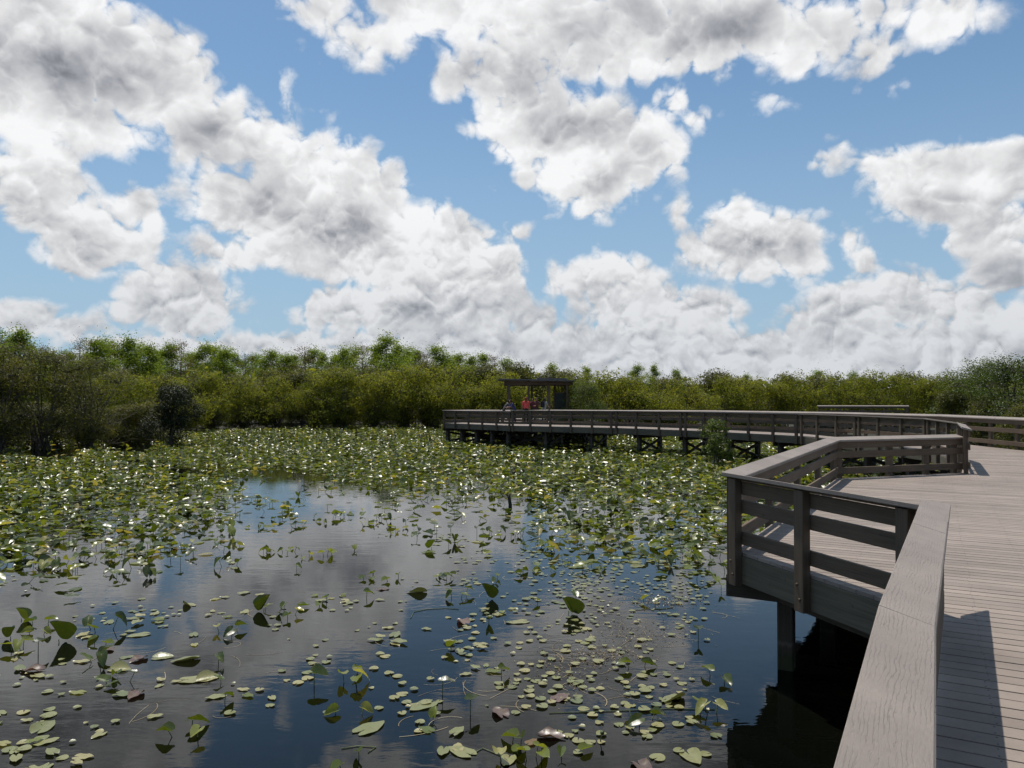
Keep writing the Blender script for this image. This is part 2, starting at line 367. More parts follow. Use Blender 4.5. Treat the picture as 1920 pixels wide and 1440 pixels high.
def build_materials():
    M['deck'] = composite('deck_composite', (.283, .234, .200), .4, .1435)
    M['cap'] = composite('cap_composite', (.272, .230, .200), 1.)
    M['wood'] = wood('railing_timber', (.058, .042, .028), (.162, .118, .080))
    M['timber'] = wood('pile_timber', (.034, .027, .020), (.080, .064, .050), 1., tide=True)
    M['fascia'] = wood('fascia_timber', (.060, .052, .037), (.158, .138, .098), .8)
    M['bark'] = wood('bark', (.04, .032, .025), (.15, .125, .10), .5)
    M['twig'] = plain('twig', (.16, .14, .12), .85, .4, 9)
    M['roof'] = plain('roof_sheet', (.11, .105, .10), .6, .25, 2)
    M['panel'] = plain('panel_paint', (.02, .028, .022), .5, .2, 3)
    # tree foliage
    M['shrub'] = leaf('shrub_leaves', [(.0, (.062, .084, .011)), (.5, (.180, .195, .027)), (1., (.34, .32, .055))], .46, (1.55, 1.5, .6), .6, .15)
    M['cypress'] = leaf('cypress_needles', [(.0, (.072, .112, .015)), (.5, (.165, .215, .034)), (1., (.28, .31, .065))], .45, (1.45, 1.5, .6), .65, .12)
    M['mangrove'] = leaf('mangrove_leaves', [(.0, (.040, .046, .010)), (.5, (.098, .104, .022)), (1., (.19, .17, .045))], .38, (1.5, 1.45, .6), .5, .25)
    M['greenleaf'] = leaf('glossy_green_leaves', [(.0, (.028, .044, .008)), (.5, (.080, .112, .018)), (1., (.17, .195, .04))], .38, (1.45, 1.5, .55), .45, .3)
    M['shadedleaf'] = leaf('shaded_bush_leaves', [(.0, (.012, .017, .006)), (.5, (.030, .038, .011)), (1., (.065, .070, .02))], .2, (1.4, 1.4, .7), .5, .25)  # leaf colour darkened to paint in the shaded side of the round bush
    M['rusty'] = leaf('rusty_needles', [(.0, (.060, .045, .015)), (.5, (.105, .080, .028)), (1., (.17, .13, .05))], .35, (1.5, 1.3, .8), .6, .2)
    # water plants
    M['lily'] = leaf('spatterdock_leaves', [(.0, (.026, .042, .007)), (.35, (.080, .115, .016)), (.66, (.195, .225, .042)), (.86, (.38, .36, .14)), (1., (.22, .14, .06))], .36, (1.6, 1.5, .5), .33, .7, .10, True)
    M['pad'] = leaf('floating_pads', [(.0, (.07, .095, .03)), (.5, (.18, .19, .065)), (1., (.30, .27, .11))], .12, (1.2, 1.2, .8), .32, .8, .22, True)
    M['dead'] = leaf('dying_pads', [(.0, (.10, .065, .055)), (.5, (.19, .12, .10)), (1., (.30, .22, .13))], .15, (1.3, 1., .7), .35, .5, .25, True)
    M['stem'] = plain('stem', (.075, .10, .03), .45, .3, 12, .4)
    M['debris'] = leaf('floating_bits', [(.0, (.10, .07, .03)), (.5, (.24, .18, .09)), (1., (.42, .36, .22))], .1, (1.2, 1.1, .8), .5, .4)
    # water
    m = Mat('pond_water'); P = m.coord('Object')
    big = m.rng(m.noise(P, .16, 3, .5), .38, .66, .2, 1.)
    rip = m.noise(m.mapping(P, (.55, 1.5, 1)), 2.6, 3, .55, .4)
    rip2 = m.noise(m.mapping(P, (.8, 1.6, 1)), 9., 2, .5)
    m.bump(m.math('MULTIPLY', m.math('ADD', rip, m.math('MULTIPLY', rip2, .22)), big), .16, .025)
    m.bsdf.inputs['IOR'].default_value = 1.333
    M['water'] = m.set(Base_Color=m.ramp(m.noise(P, .4, 3, .5), [(.3, (.0012, .0018, .0016)), (.7, (.003, .0035, .002))]), Roughness=.02)
    m = Mat('marsh_ground'); P = m.coord('Object')
    M['ground'] = m.set(Base_Color=m.ramp(m.noise(P, .5, 6, .65), [(.3, (.014, .013, .007)), (.7, (.036, .034, .015))]), Roughness=.95)
# ------------------------------------------------------------------ setting: ground, water
SHORE = [(-180, 30), (-90, 44), (-60, 50), (-38, 68), (-34, 68), (-30.5, 68), (-27, 69), (-24.5, 73), (-21, 80), (-15, 84), (-5, 92), (0, 88), (4, 82), (8, 72), (14, 68), (20, 66), (25, 58), (29, 50), (33, 44), (45, 38), (90, 34), (180, 30)]
def shore(az):
    a = math.degrees(az)
    for (a0, d0), (a1, d1) in zip(SHORE, SHORE[1:]):
        if a0 <= a <= a1: return d0+(d1-d0)*(a-a0)/(a1-a0)
    return 30.
def build_ground():
    rng = np.random.default_rng(5)
    na = 360; rel = [0, .3, .6, .8, .9, .95, .975, 1.0, 1.025, 1.05, 1.1, 1.2, 1.4, 1.8, 2.5, 4, 7, 15, 40, 100]
    V, F = [], []
    for i, r in enumerate(rel):
        for k in range(na):
            az = -math.pi+2*math.pi*k/na; s = shore(az)*(1+.02*math.sin(az*37)+.015*math.sin(az*83))
            D = s*r; t = min(1, max(0, (r-.9)/.16)); z = -1.1+t*t*(3-2*t)*1.28
            if 1.06 < r < 5: z += rng.normal(0, .05)
            V.append((D*math.sin(az), D*math.cos(az), z if r > 0 else -1.1))
    for i in range(len(rel)-1):
        for k in range(na):
            q = (k+1) % na; F.append((i*na+k, i*na+q, (i+1)*na+q, (i+1)*na+k))
    g = mesh_np('ground', V, np.array(F[na:]), M['ground']); tag(g, kind='structure')
    # water: one level sheet, hidden under the banks beyond the shore
    bm = MB(); n = 96; bm.v = [(140*math.sin(2*math.pi*k/n), 140*math.cos(2*math.pi*k/n), 0.) for k in range(n)]
    bm.face(tuple(range(n))[::-1], [(0, 0)]*n)
    w = bm.build('water', M['water']); tag(w, kind='structure')
# ------------------------------------------------------------------ boardwalk
def off(pts, u):
    P = [np.array(p, float) for p in pts]; out = []
    d = [(P[i+1]-P[i])/np.linalg.norm(P[i+1]-P[i]) for i in range(len(P)-1)]
    for i in range(len(P)):
        a = d[max(i-1, 0)]; b = d[min(i, len(d)-1)]; na = np.array((a[1], -a[0])); nb = np.array((b[1], -b[0]))
        m = (na+nb)/np.linalg.norm(na+nb); m /= max(.35, m @ na); out.append(tuple(P[i]+m*u))
    return out
# cap lines (outer edge of each railing cap), walking away from the camera with the deck on the right
S0, BEND, JOIN = (-1.95, -3.1), (1.47, 3.1), (3.17, 6.0)
CORNER, MIDK, ENDK = (2.35, 8.65), (6.75, 16.35), (10.15, 17.6)
LOW = .87
TALL = [(10.05, 17.2), (11.85, 20.5), (13.3, 24.8), (13.2, 29.6), (12.75, 34.3), (8.94, 40.4), (5.75, 43.7), (-.1, 47.1)]
TALL_H = [1.05, 1.05, 1.05, 1.03, 1.0, .99, .97, .95]
PLAT = [(-.1, 47.1), (-4.75, 52.0), (-3.2, 53.9), (-.9, 55.0)]
PLAT_H = [.86, .87, .87, .85]
FAR = [(.4, -6.9), (12.9, 15.6), (16.55, 22.3), (16.75, 29.6), (15.4, 35.6), (10.7, 42.3), (7.1, 46.0), (2.5, 49.4)]
FAR_H = [1.05, 1.05, 1.06, 1.06, 1.04, 1.02, .97, .94]
CAPP = lambda w=.21, t=.042, tilt=16., sgn=1: [(sgn*(u*math.cos(R(tilt))), -u*math.sin(R(tilt))+z) for u, z in ([(.0, -.004), (.004, 0), (w-.006, 0), (w, -.006), (w, -t+.004), (w-.004, -t), (.004, -t), (0, -t+.004)] if sgn > 0 else [(0, -t+.004), (.004, -t), (w-.004, -t), (w, -t+.004), (w, -.006), (w-.006, 0), (.004, 0), (0, -.004)])]
def rect(u0, u1, z0, z1, c=.005): return [(u0+c, z0), (u0, z0+c), (u0, z1-c), (u0+c, z1), (u1-c, z1), (u1, z1-c), (u1, z0+c), (u1-c, z0)]
def along(pts, s):
    for a, b in zip(pts, pts[1:]):
        L = math.dist(a, b)
        if s <= L+1e-6: return (np.array(a)+(np.array(b)-np.array(a))*s/L, (np.array(b)-np.array(a))/L)
        s -= L
    return (np.array(pts[-1]), (np.array(pts[-1])-np.array(pts[-2]))/math.dist(pts[-1], pts[-2]))
def hlerp(pts, hs, p):
    best = None
    for i, (a, b) in enumerate(zip(pts, pts[1:])):
        a = np.array(a); b = np.array(b); t = np.clip((p-a) @ (b-a)/((b-a) @ (b-a)), 0, 1); d = np.linalg.norm(a+t*(b-a)-p)
        if best is None or d < best[0]: best = (d, hs[i]+t*(hs[i+1]-hs[i]))
    return best[1]
def railing(pts, hs, label, sgn=1, spacing=1.5, posts=None, caps=None, double=True, base=DECK, down=.36, group='railings of the boardwalk', boards=(.155, .50)):
    "SGN +1: the deck lies to the right of the run"
    t = empty('railing', (pts[0][0], pts[0][1], base), label, 'railing', group)
    if sgn < 0: pts = pts[::-1]; hs = hs[::-1]
    zs = [base+h for h in hs]
    b = MB()
    for c in (caps or [list(zip(pts, zs))]): b.sweep([q[0] for q in c], [q[1] for q in c], CAPP(), float(np.random.rand()*9))
    b.build('cap_rail', M['cap'], t)
    n = len(boards)
    for k in range(n+1):
        b = MB()
        if k == n: b.sweep(pts, zs, rect(.125, .163, -.235, -.095), k*3.3)
        else: b.sweep(pts, [base+boards[k]*(h/.87) for h in hs], rect(.125, .163, -.07, .075), k*2.1+pts[0][0])
        b.build('rail_board', M['wood'], t)
    if posts is None:
        posts = []
        for i, (a, q) in enumerate(zip(pts, pts[1:])):
            L = math.dist(a, q); m = max(1, round(L/spacing)); d = (np.array(q)-np.array(a))/L
            for j in range(m):
                s = j*L/m
                if j == 0:
                    posts.append((np.array(a)+d*.16, d))
                    if i and double: posts.append((np.array(a)-prev*.16, prev))
                else: posts.append((np.array(a)+d*s, d))
            prev = d
        posts.append((np.array(pts[-1])-prev*.12, prev))
    for p, d in posts:
        nrm = np.array((d[1], -d[0])); h = hlerp(pts, hs, np.array(p)); b = MB()
        b.prism(np.array(p)+nrm*.078, d, .068, .045, base-down, base+h-.062)
        if p[1] < 20:
            for zz in (base-.10, base-.24): q = np.array((*(np.array(p)+nrm*.034+d*.02*(1 if zz > base-.2 else -1)), zz)); b.tube([q, q-np.array((*(nrm*.007), 0)), q-np.array((*(nrm*.012), 0))], [.016, .016, .008], 8)
        b.build('post', M['wood'], t)
    return t
def planks(polys_dirs, pitch=.1435, gap=.013, th=.034, z=DECK):
    "deck boards: each polygon is cut into boards that run square to its direction"
    import bmesh
    out = MB()
    for poly, d in polys_dirs:
        bm = bmesh.new(); vs = [bm.verts.new((p[0], p[1], z)) for p in poly]; bm.faces.new(vs)
        bmesh.ops.recalc_face_normals(bm, faces=bm.faces[:])
        if bm.faces[:][0].normal.z < 0: bmesh.ops.reverse_faces(bm, faces=bm.faces[:])
        d = np.array(d, float)/math.hypot(*d); pr = [np.array(p) @ d for p in poly]
        k0, k1 = math.floor(min(pr)/pitch), math.ceil(max(pr)/pitch)
        for k in range(k0, k1+1):
            for s in (k*pitch, k*pitch+gap):
                bmesh.ops.bisect_plane(bm, geom=bm.verts[:]+bm.edges[:]+bm.faces[:], plane_co=(d[0]*s, d[1]*s, z), plane_no=(d[0], d[1], 0), dist=1e-5)
        rnd = random.Random(7)
        for f in bm.faces:
            c = f.calc_center_median(); s = (c.x*d[0]+c.y*d[1])/pitch; s -= math.floor(s)
            if s*pitch < gap or f.calc_area() < 1e-4: continue
            P = [(v.co.x, v.co.y) for v in f.verts]; n = len(P); dz = rnd.uniform(-.0012, .0012); u0 = 0.
            b0 = len(out.v); out.v += [(x, y, z+dz) for x, y in P]+[(x, y, z-th) for x, y in P]
            nr = (-d[1], d[0]); uvt = [(u0+x*nr[0]+y*nr[1], x*d[0]+y*d[1]) for x, y in P]
            out.face(tuple(b0+i for i in range(n)), uvt)
            for i in range(n):
                j = (i+1) % n; out.face((b0+j, b0+i, b0+n+i, b0+n+j), [uvt[j], uvt[i], uvt[i], uvt[j]])
        bm.free()
    return out
def build_boardwalk():
    random.seed(3); np.random.seed(3)
    AD = (.483, .875); IN = .135
    left = off([S0, BEND, JOIN, CORNER, MIDK, ENDK], IN)
    tall = off(TALL, IN); plat = off(PLAT, IN); far = off(FAR[::-1], -IN)[::-1] if False else off(FAR, -IN)
    near_poly = left[:5]+[left[5]]+tall[1:3]+[far[2], far[1], far[0]]
    ns_poly = [tall[2], tall[3], tall[4], far[4], far[3], far[2]]
    nw_poly = [tall[4], tall[5], tall[6], tall[7], far[7], far[6], far[5], far[4]]
    pf_poly = [tall[7], plat[1], plat[2], plat[3], (-1.4, 58.6), (-1.4, 64), (6.2, 64), (6.2, 52.0), far[7]]
    bw = empty('boardwalk', (0, 0, WATER), 'grey composite boardwalk on dark timber piles curving across the lily pond', 'boardwalk')
    planks([(near_poly, AD), (ns_poly, (0, 1)), (nw_poly, (-.68, .73)), (pf_poly, (-.68, .73))]).build('deck', M['deck'], bw)
    fas = MB()
    for pts, s in ((off([S0, BEND, JOIN, CORNER, MIDK, ENDK], .122), 1), (off(TALL, .122), 1), (off(PLAT, .122), 1), (off(FAR, -.122)[::-1], 1)):
        fas.sweep(pts, [DECK]*len(pts), rect(0, .04, -.345, -.037), random.random()*9)
        fas.build('fascia_board', M['fascia'], bw); fas = MB()
    # joists under the near deck, then bents: a cap beam on two piles with crossed braces
    j = MB()
    for k in range(6):
        u = .55+k*.5; q = off([S0, BEND, JOIN], u); q2 = q+[tuple(np.array(q[-1])+np.array(AD)*11)]
        j.sweep(q2, [DECK]*len(q2), [(-.02, -.30), (-.02, -.036), (.02, -.036), (.02, -.30)])
    j.build('joist', M['timber'], bw)
    def bent(p, nrm, u0, u1, piles, brace=True, zt=DECK-.30, w=.20):
        p = np.array(p); nrm = np.array(nrm)/np.linalg.norm(nrm); dirn = np.array((-nrm[1], nrm[0]))
        q = lambda u, z: (*(p+nrm*u), z)
        for sd in (-.14, .14):
            b = MB(); b.beam((*(p+nrm*u0+dirn*sd), zt-.12), (*(p+nrm*u1+dirn*sd), zt-.12), .06, .24); b.build('beam', M['timber'], bw)
        for u in piles:
            b = MB(); b.prism(p+nrm*u, nrm, w/2, w/2, -1.2, zt-.004, .012); b.build('pile', M['timber'], bw)
        if brace and len(piles) > 1:
            a, c = piles[0], piles[-1]
            for (s0, s1, o) in ((a, c, .115), (c, a, -.115)):
                b = MB(); e0 = np.array(q(s0, zt-.30)); e1 = np.array(q(s1, .05)); sh = np.array((*(dirn*o), 0)); b.beam(e0+sh, e1+sh, .05, .14); b.build('brace', M['timber'], bw)
    # under the overlook and the near run (bents square to the run)
    n1 = (.875, -.483)
    bent(np.array(CORNER)+np.array((.05, .30)), n1, .12, 4.6, (.74, 2.6, 4.4), False, w=.17)
    for s in (3.1, 6.2): bent(np.array(CORNER)+(np.array(MIDK)-np.array(CORNER))*s/8.87, n1, .25, 5.2, (.7, 2.6, 4.6), False)
    for s in (.3, 3.0, 5.4): bent(np.array(S0)+np.array(AD)*s*1.05, n1, .25, 3.4, (.75, 2.9), True)
    # front beam of the overlook
    b = MB(); q = off([JOIN, CORNER], .55); b.beam((*q[0], DECK-.42), (*q[1], DECK-.42), .12, .24); b.build('beam', M['timber'], bw)
    L = sum(math.dist(a, c) for a, c in zip(TALL, TALL[1:])); s = 1.2
    while s < L:
        p, d = along(TALL, s); bent(p, (d[1], -d[0]), .2, 2.9, (.55, 2.5), True, w=.22); s += 3.0
    L = sum(math.dist(a, c) for a, c in zip(PLAT[:2], PLAT[1:2])); s = .7
    while s < L:
        p, d = along(PLAT, s); bent(p, (d[1], -d[0]), .2, 4.8, (.5, 1.9, 4.4), True, w=.22); s += 1.5
    for x in (0, 2.6, 5.2): bent((x-1, 58.5), (1, 0), 0, 2.4, (.2, 2.0), True)
    # railings
    zc = DECK+LOW
    SEAM = tuple(np.array(BEND)+(np.array(JOIN)-np.array(BEND))*.70)
    g = lambda a, b, e: tuple(np.array(a)+(np.array(b)-np.array(a))/math.dist(a, b)*e)
    t = railing([S0, BEND, JOIN], [LOW]*3, 'low railing closest to the viewer, its wide grey cap running up to the overlook corner', boards=(.155, .33, .50), posts=[(np.array(p), np.array(AD)) for p in ((-1.5, -2.3), (-.2, .05), (.86, 1.98), (1.95, 3.95), (2.92, 5.62))],  # extra middle board, added to close the lit gap in the railing's shadow
        caps=[[(S0, zc), (g(BEND, S0, .0035), zc)], [(g(BEND, SEAM, .0035), zc), (g(SEAM, BEND, .0035), zc)], [(g(SEAM, JOIN, .0035), zc), (g(JOIN, SEAM, .45), zc)]])
    # the last cap board runs past the corner to a slanting end
    cap = [c for c in t.children if c.name.startswith('cap_rail')][0]
    d = (np.array(JOIN)-np.array(SEAM)); d /= np.linalg.norm(d); nr = np.array((d[1], -d[0])); w = .21*math.cos(R(16)); dz = .21*math.sin(R(16))
    A = np.array(JOIN)-d*.45
    b = MB(); pl = [(A, 0), (np.array(JOIN)+d*.36, 0), (np.array(JOIN)+d*.64+nr*w, -dz), (A+nr*w, -dz)]
    b.v = [(p[0], p[1], zc+z) for p, z in pl]+[(p[0], p[1], zc+z-.042) for p, z in pl]
    uv = [(6.2, 0), (6.7, 0), (7.6, .21), (6.2, .21)]
    b.face((3, 2, 1, 0), uv[::-1]); b.face((4, 5, 6, 7), uv)
    for i in range(1, 4):
        k = (i+1) % 4; b.face((i, k, k+4, i+4), [(uv[i][0], 0), (uv[k][0], 0), (uv[k][0], .04), (uv[i][0], .04)])
    e = b.build('cap_end', M['cap'], t)
    pts = [JOIN, CORNER, MIDK, ENDK]
    def pp(a, c, *ss): return [(np.array(a)+(np.array(c)-np.array(a))*s/math.dist(a, c), (np.array(c)-np.array(a))/math.dist(a, c)) for s in ss]
    railing(pts, [LOW]*4, 'low railing round the overlook, with three straight sides and a pale cap', posts=pp(JOIN, CORNER, .22, 1.50, 2.63)+pp(CORNER, MIDK, .16, 2.2, 4.4, 6.6, 8.7)+pp(MIDK, ENDK, .15, 1.55, 2.6, 3.45))
    railing(TALL, TALL_H, 'tall railing on the water side of the boardwalk, ending in a post beside the overlook', double=True, spacing=1.5)
    railing(PLAT, PLAT_H, 'low railing round the far viewing platform where people stand', spacing=1.3)
    railing(FAR[1:], FAR_H[1:], 'long tall railing on the land side of the boardwalk, pale cap facing the sun', sgn=-1, spacing=1.6)
    railing([(2.4, 49.6), (.9, 52.4), (-.75, 54.9)], [.94, .86, .85], 'low railing behind the people, closing the far platform towards the shelter', sgn=-1, spacing=1.5)
    # the boardwalk seen far off beyond the bend
    d2 = empty('boardwalk', (22, 64, WATER), 'distant stretch of boardwalk in front of the yellow-green bushes', 'boardwalk')
    planks([([(24.4, 62.24), (24.4, 64.64), (31.8, 63.9), (31.8, 61.5)], (1, -.1))]).build('deck', M['deck'], d2)
    b = MB(); b.sweep([(24.4, 62.22), (31.8, 61.48)], [DECK]*2, rect(0, .04, -.33, -.037)); b.build('fascia_board', M['fascia'], d2)
    for k in range(3):
        for u in (.3, 2.0):
            b = MB(); x = 25.2+k*2.8; b.prism((x, 62.5-(x-21)*.1+u), (1, 0), .1, .1, -1, DECK-.05); b.build('pile', M['timber'], d2)
    railing([(24.6, 62.04), (31.6, 61.34)], [1.1, 1.1], 'dark railing of the distant boardwalk stretch, its cap a thin bright line', spacing=1.6)
def build_shelter():
    x0, x1, y0, y1 = -.7, 5.6, 57.6, 62.4; zb = DECK
    sh = empty('shelter', (x0, y0, zb), 'open timber shelter with a flat grey roof on the far platform', 'shelter')
    E = 2.66
    for k, (x, y, w) in enumerate([(-.25, 57.9, .26), (1.25, 57.9, .17), (2.75, 57.9, .26), (4.15, 57.9, .17), (-.25, 61.9, .17), (1.6, 61.9, .17), (3.45, 61.9, .17), (4.3, 61.9, .17)]):
        b = MB(); b.prism((x, y), (1, 0), w/2, w/2, zb-.004, zb+E, .012); b.build('post', M['wood'], sh)
    b = MB()
    for y in (57.9, 61.9): b.beam((-.6, y, zb+E+.13), (4.6, y, zb+E+.13), .12, .26)
    for x in (-.45, 1.25, 2.75, 4.3): b.beam((x, 57.3, zb+E+.30), (x, 62.6, zb+E+.30), .08, .10)
    b.build('beam', M['wood'], sh)
    b = MB(); b.sweep([(-1.05, 57.1), (-1.05, 62.9)], [zb+E+.36]*2, [(0, .12), (0, .02), (5.7, -.10), (5.7, .0)][::-1]); b.build('roof', M['roof'], sh)
    b = MB(); b.sweep([(1.9, 58.4), (1.9, 61.6)], [zb+E+.44]*2, [(0, .0), (0, .13), (2.3, .10), (2.3, -.05)][::-1]); b.build('roof_light', M['roof'], sh)
    pn = empty('notice_board', (3.75, 58.6, zb), 'dark notice board standing between the shelter posts', 'notice board')
    b = MB(); b.prism((3.75, 58.6), (1, 0), 0.50, .03, zb+.75, zb+2.05, .004); b.build('panel', M['panel'], pn)
    b = MB(); b.sweep([(3.22, 58.6), (4.28, 58.6)], [zb+2.05]*2, rect(-.06, .06, 0, .06)); b.build('top_rail', M['wood'], pn)
    for x in (3.20, 4.30):
        b = MB(); b.prism((x, 58.6), (1, 0), .04, .05, zb-.004, zb+2.05); b.build('leg', M['wood'], pn)
# ------------------------------------------------------------------ trees and shrubs
def blades(pos, nrm, size, rng, aspect=.42, tone=None):
    "one folded leaf (two quads' worth in one rhomb) per point"
    n = len(pos)
    t = rng.normal(size=(n, 3)); t -= nrm*np.sum(t*nrm, 1, keepdims=True); t /= np.linalg.norm(t, axis=1, keepdims=True)+1e-9
    b = np.cross(nrm, t); s = size[:, None]
    V = np.stack([pos-t*s*.5, pos+b*s*aspect*.5+nrm*s*.08, pos+t*s*.5, pos-b*s*aspect*.5+nrm*s*.08], 1).reshape(-1, 3)
    F = np.arange(4*n).reshape(n, 4)
    T = np.repeat(tone if tone is not None else rng.uniform(.1, .9, n), 4)
    return V, F, T
def unit(v): return v/(np.linalg.norm(v, axis=1, keepdims=True)+1e-9)
def twig_mb(paths):
    m = MB()
    for pts, r0, r1, n in paths:
        k = len(pts); m.tube(pts, [r0+(r1-r0)*i/(k-1) for i in range(k)], n)
    return m
def wig(rng, a, b, k, j):
    a = np.array(a, float); b = np.array(b, float); return [tuple(a+(b-a)*i/k+(rng.normal(0, j, 3) if 0 < i < k else 0)) for i in range(k+1)]
def make_shrub(name, label, cat, W, H, n, size, seed, mat, lobes=14, low=.10, twigs=10, dens=.55, bare=0):
    "rounded bush: leaf clumps over limbs that rise from one foot"
    rng = np.random.default_rng(seed)
    root = empty(name, (0, 0, 0), label, cat)
    paths = []; pos, nr, tn = [], [], []
    cen = []
    for i in range(lobes):
        a = rng.uniform(0, 2*math.pi); h = rng.uniform(low+.12, .90); prof = math.sqrt(max(.05, 1-((h-.45)/.62)**2))
        r = W*.5*prof*rng.uniform(.25, .82)
        cen.append((r*math.cos(a), r*math.sin(a), H*h, W*rng.uniform(.13, .22)))
    cen.append((0, 0, H*.86, W*.2))
    for x, y, z, r in cen:
        foot = (rng.normal(0, W*.04), rng.normal(0, W*.04), -.3)
        mid = (x*.35+rng.normal(0, .15), y*.35+rng.normal(0, .15), z*.5)
        p = wig(rng, foot, mid, 3, .05*H/5)+wig(rng, mid, (x, y, z), 3, .07*H/5)[1:]
        paths.append((p, .035*H/4, .012*H/4, 5))
        for _ in range(twigs):
            d = unit(rng.normal(size=(1, 3)))[0]; d[2] = abs(d[2])*.7
            paths.append((wig(rng, (x, y, z), np.array((x, y, z))+d*r*rng.uniform(.8, 1.35), 2, .04), .011*H/4, .004, 3))
        m = int(n*(r/ (W*.18))**2/len(cen)); d = unit(rng.normal(size=(m, 3))); rr = r*rng.uniform(.35, 1.1, (m, 1))**.6
        # sprigs: leaves gather on a few dozen shoots, gaps stay between them
        k = max(6, m//22); sh = unit(rng.normal(size=(k, 3)))*r*rng.uniform(.45, 1.15, (k, 1)); sh[:, 2] *= .85
        own = rng.integers(0, k, m); q = sh[own]*rng.uniform(.72, 1.1, (m, 1))+rng.normal(0, r*.105, (m, 3)); w = rng.random((m, 1)) < dens
        q = np.where(w, q, d*rr*np.array((1, 1, .85)))
        pos.append(q+np.array((x, y, z))); nn = unit(q/r+np.array((0, 0, .55))+rng.normal(0, .65, (m, 3))); nr.append(nn)
        tn.append(np.clip(rng.normal(.45, .17, m)+.16*(rng.random(k)[own]-.5)+rng.normal(0, .07), 0, 1))
    for _ in range(bare):
        a = rng.uniform(0, 2*math.pi); r = W*rng.uniform(.35, .56); z = H*rng.uniform(.08, .95)
        paths.append((wig(rng, (r*.4*math.cos(a), r*.4*math.sin(a), z*.6), (r*math.cos(a), r*math.sin(a), z), 4, .12), .018, .004, 3))
    pos = np.concatenate(pos); nr = np.concatenate(nr); tn = np.concatenate(tn)
    ok = pos[:, 2] > low*H*rng.uniform(.5, 1.5, len(pos)); pos, nr, tn = pos[ok], nr[ok], tn[ok]
    V, F, T = blades(pos, nr, rng.uniform(.7, 1.3, len(pos))*size, rng, .5, tn)
    mesh_np('crown', V, F, mat, False, T, root)
    twig_mb(paths).build('trunk', M['bark'], root, True)
    return root
def make_cypress(name, label, cat, W, H, n, size, seed, mat, thin=1., base=.25, tip=.3, pw=3.):
    "feathery conical cypress: tiers of level limbs with hanging sprays round one tall stem"
    rng = np.random.default_rng(seed); root = empty(name, (0, 0, 0), label, cat)
    top = (rng.normal(0, .15), rng.normal(0, .15), H)
    paths = [(wig(rng, (0, 0, -.3), top, 7, .05), .02*H, .012, 6)]; pos, nr, tn = [], [], []
    nb = int(30*thin)
    for i in range(nb):
        t = base+(1-base)*(i+rng.random())/nb; z = H*t; a = rng.uniform(0, 2*math.pi)
        L = W*.5*(max(tip, 1-((t-base)/(1-base))**pw))*rng.uniform(.45, 1.15)
        up = rng.uniform(.0, .45); end = np.array((L*math.cos(a), L*math.sin(a), z+L*up)); st = np.array((top[0]*t, top[1]*t, z))
        paths.append((wig(rng, st, end, 3, .06), .010*H*(1-t)+.010, .004, 4))
        m = int(n/nb*(.4+L/(W*.5))); s = rng.uniform(.3, 1.05, m)
        k = 7; tuft = rng.uniform(.35, 1.08, k)**.8; own = rng.integers(0, k, m)
        s = np.where(rng.random(m) < .75, tuft[own]+rng.normal(0, .06, m), s)
        q = st+(end-st)*s[:, None]+rng.normal(0, 1, (m, 3))*np.array((.40, .40, .20))*(.35+.65*L/(W*.5))*W/3.2
        pos.append(q); nr.append(unit(np.array((0, 0, 1.))+rng.normal(0, .6, (m, 3)))); tn.append(np.clip(rng.normal(.5, .16, m)+rng.normal(0, .10), 0, 1))
    m = int(n*.05); q = np.array(top)+np.array((0, 0, -.35))+rng.normal(0, 1, (m, 3))*np.array((.9*tip, .9*tip, .28))*W/3; pos.append(q); nr.append(unit(rng.normal(size=(m, 3))+np.array((0, 0, .6)))); tn.append(np.full(m, .55))
    pos = np.concatenate(pos); nr = np.concatenate(nr); tn = np.concatenate(tn)
    V, F, T = blades(pos, nr, rng.uniform(.7, 1.3, len(pos))*size, rng, .45, tn)
    mesh_np('crown', V, F, mat, False, T, root); twig_mb(paths).build('trunk', M['bark'], root, True)
    return root
class Stand:
    "plants each kind once and then sets copies out; names every one by its place in its row"
    def __init__(s): s.used = set()
    def put(s, proto, x, y, z, rz, sc, label, group):
        if proto.name in s.used: o = copy_tree(proto)
        else: o = proto; s.used.add(proto.name)
        o.location = (x, y, z); o.rotation_euler = (0, 0, rz); o.scale = sc if isinstance(sc, tuple) else (sc,)*3
        o['label'] = label; o['group'] = group; return o
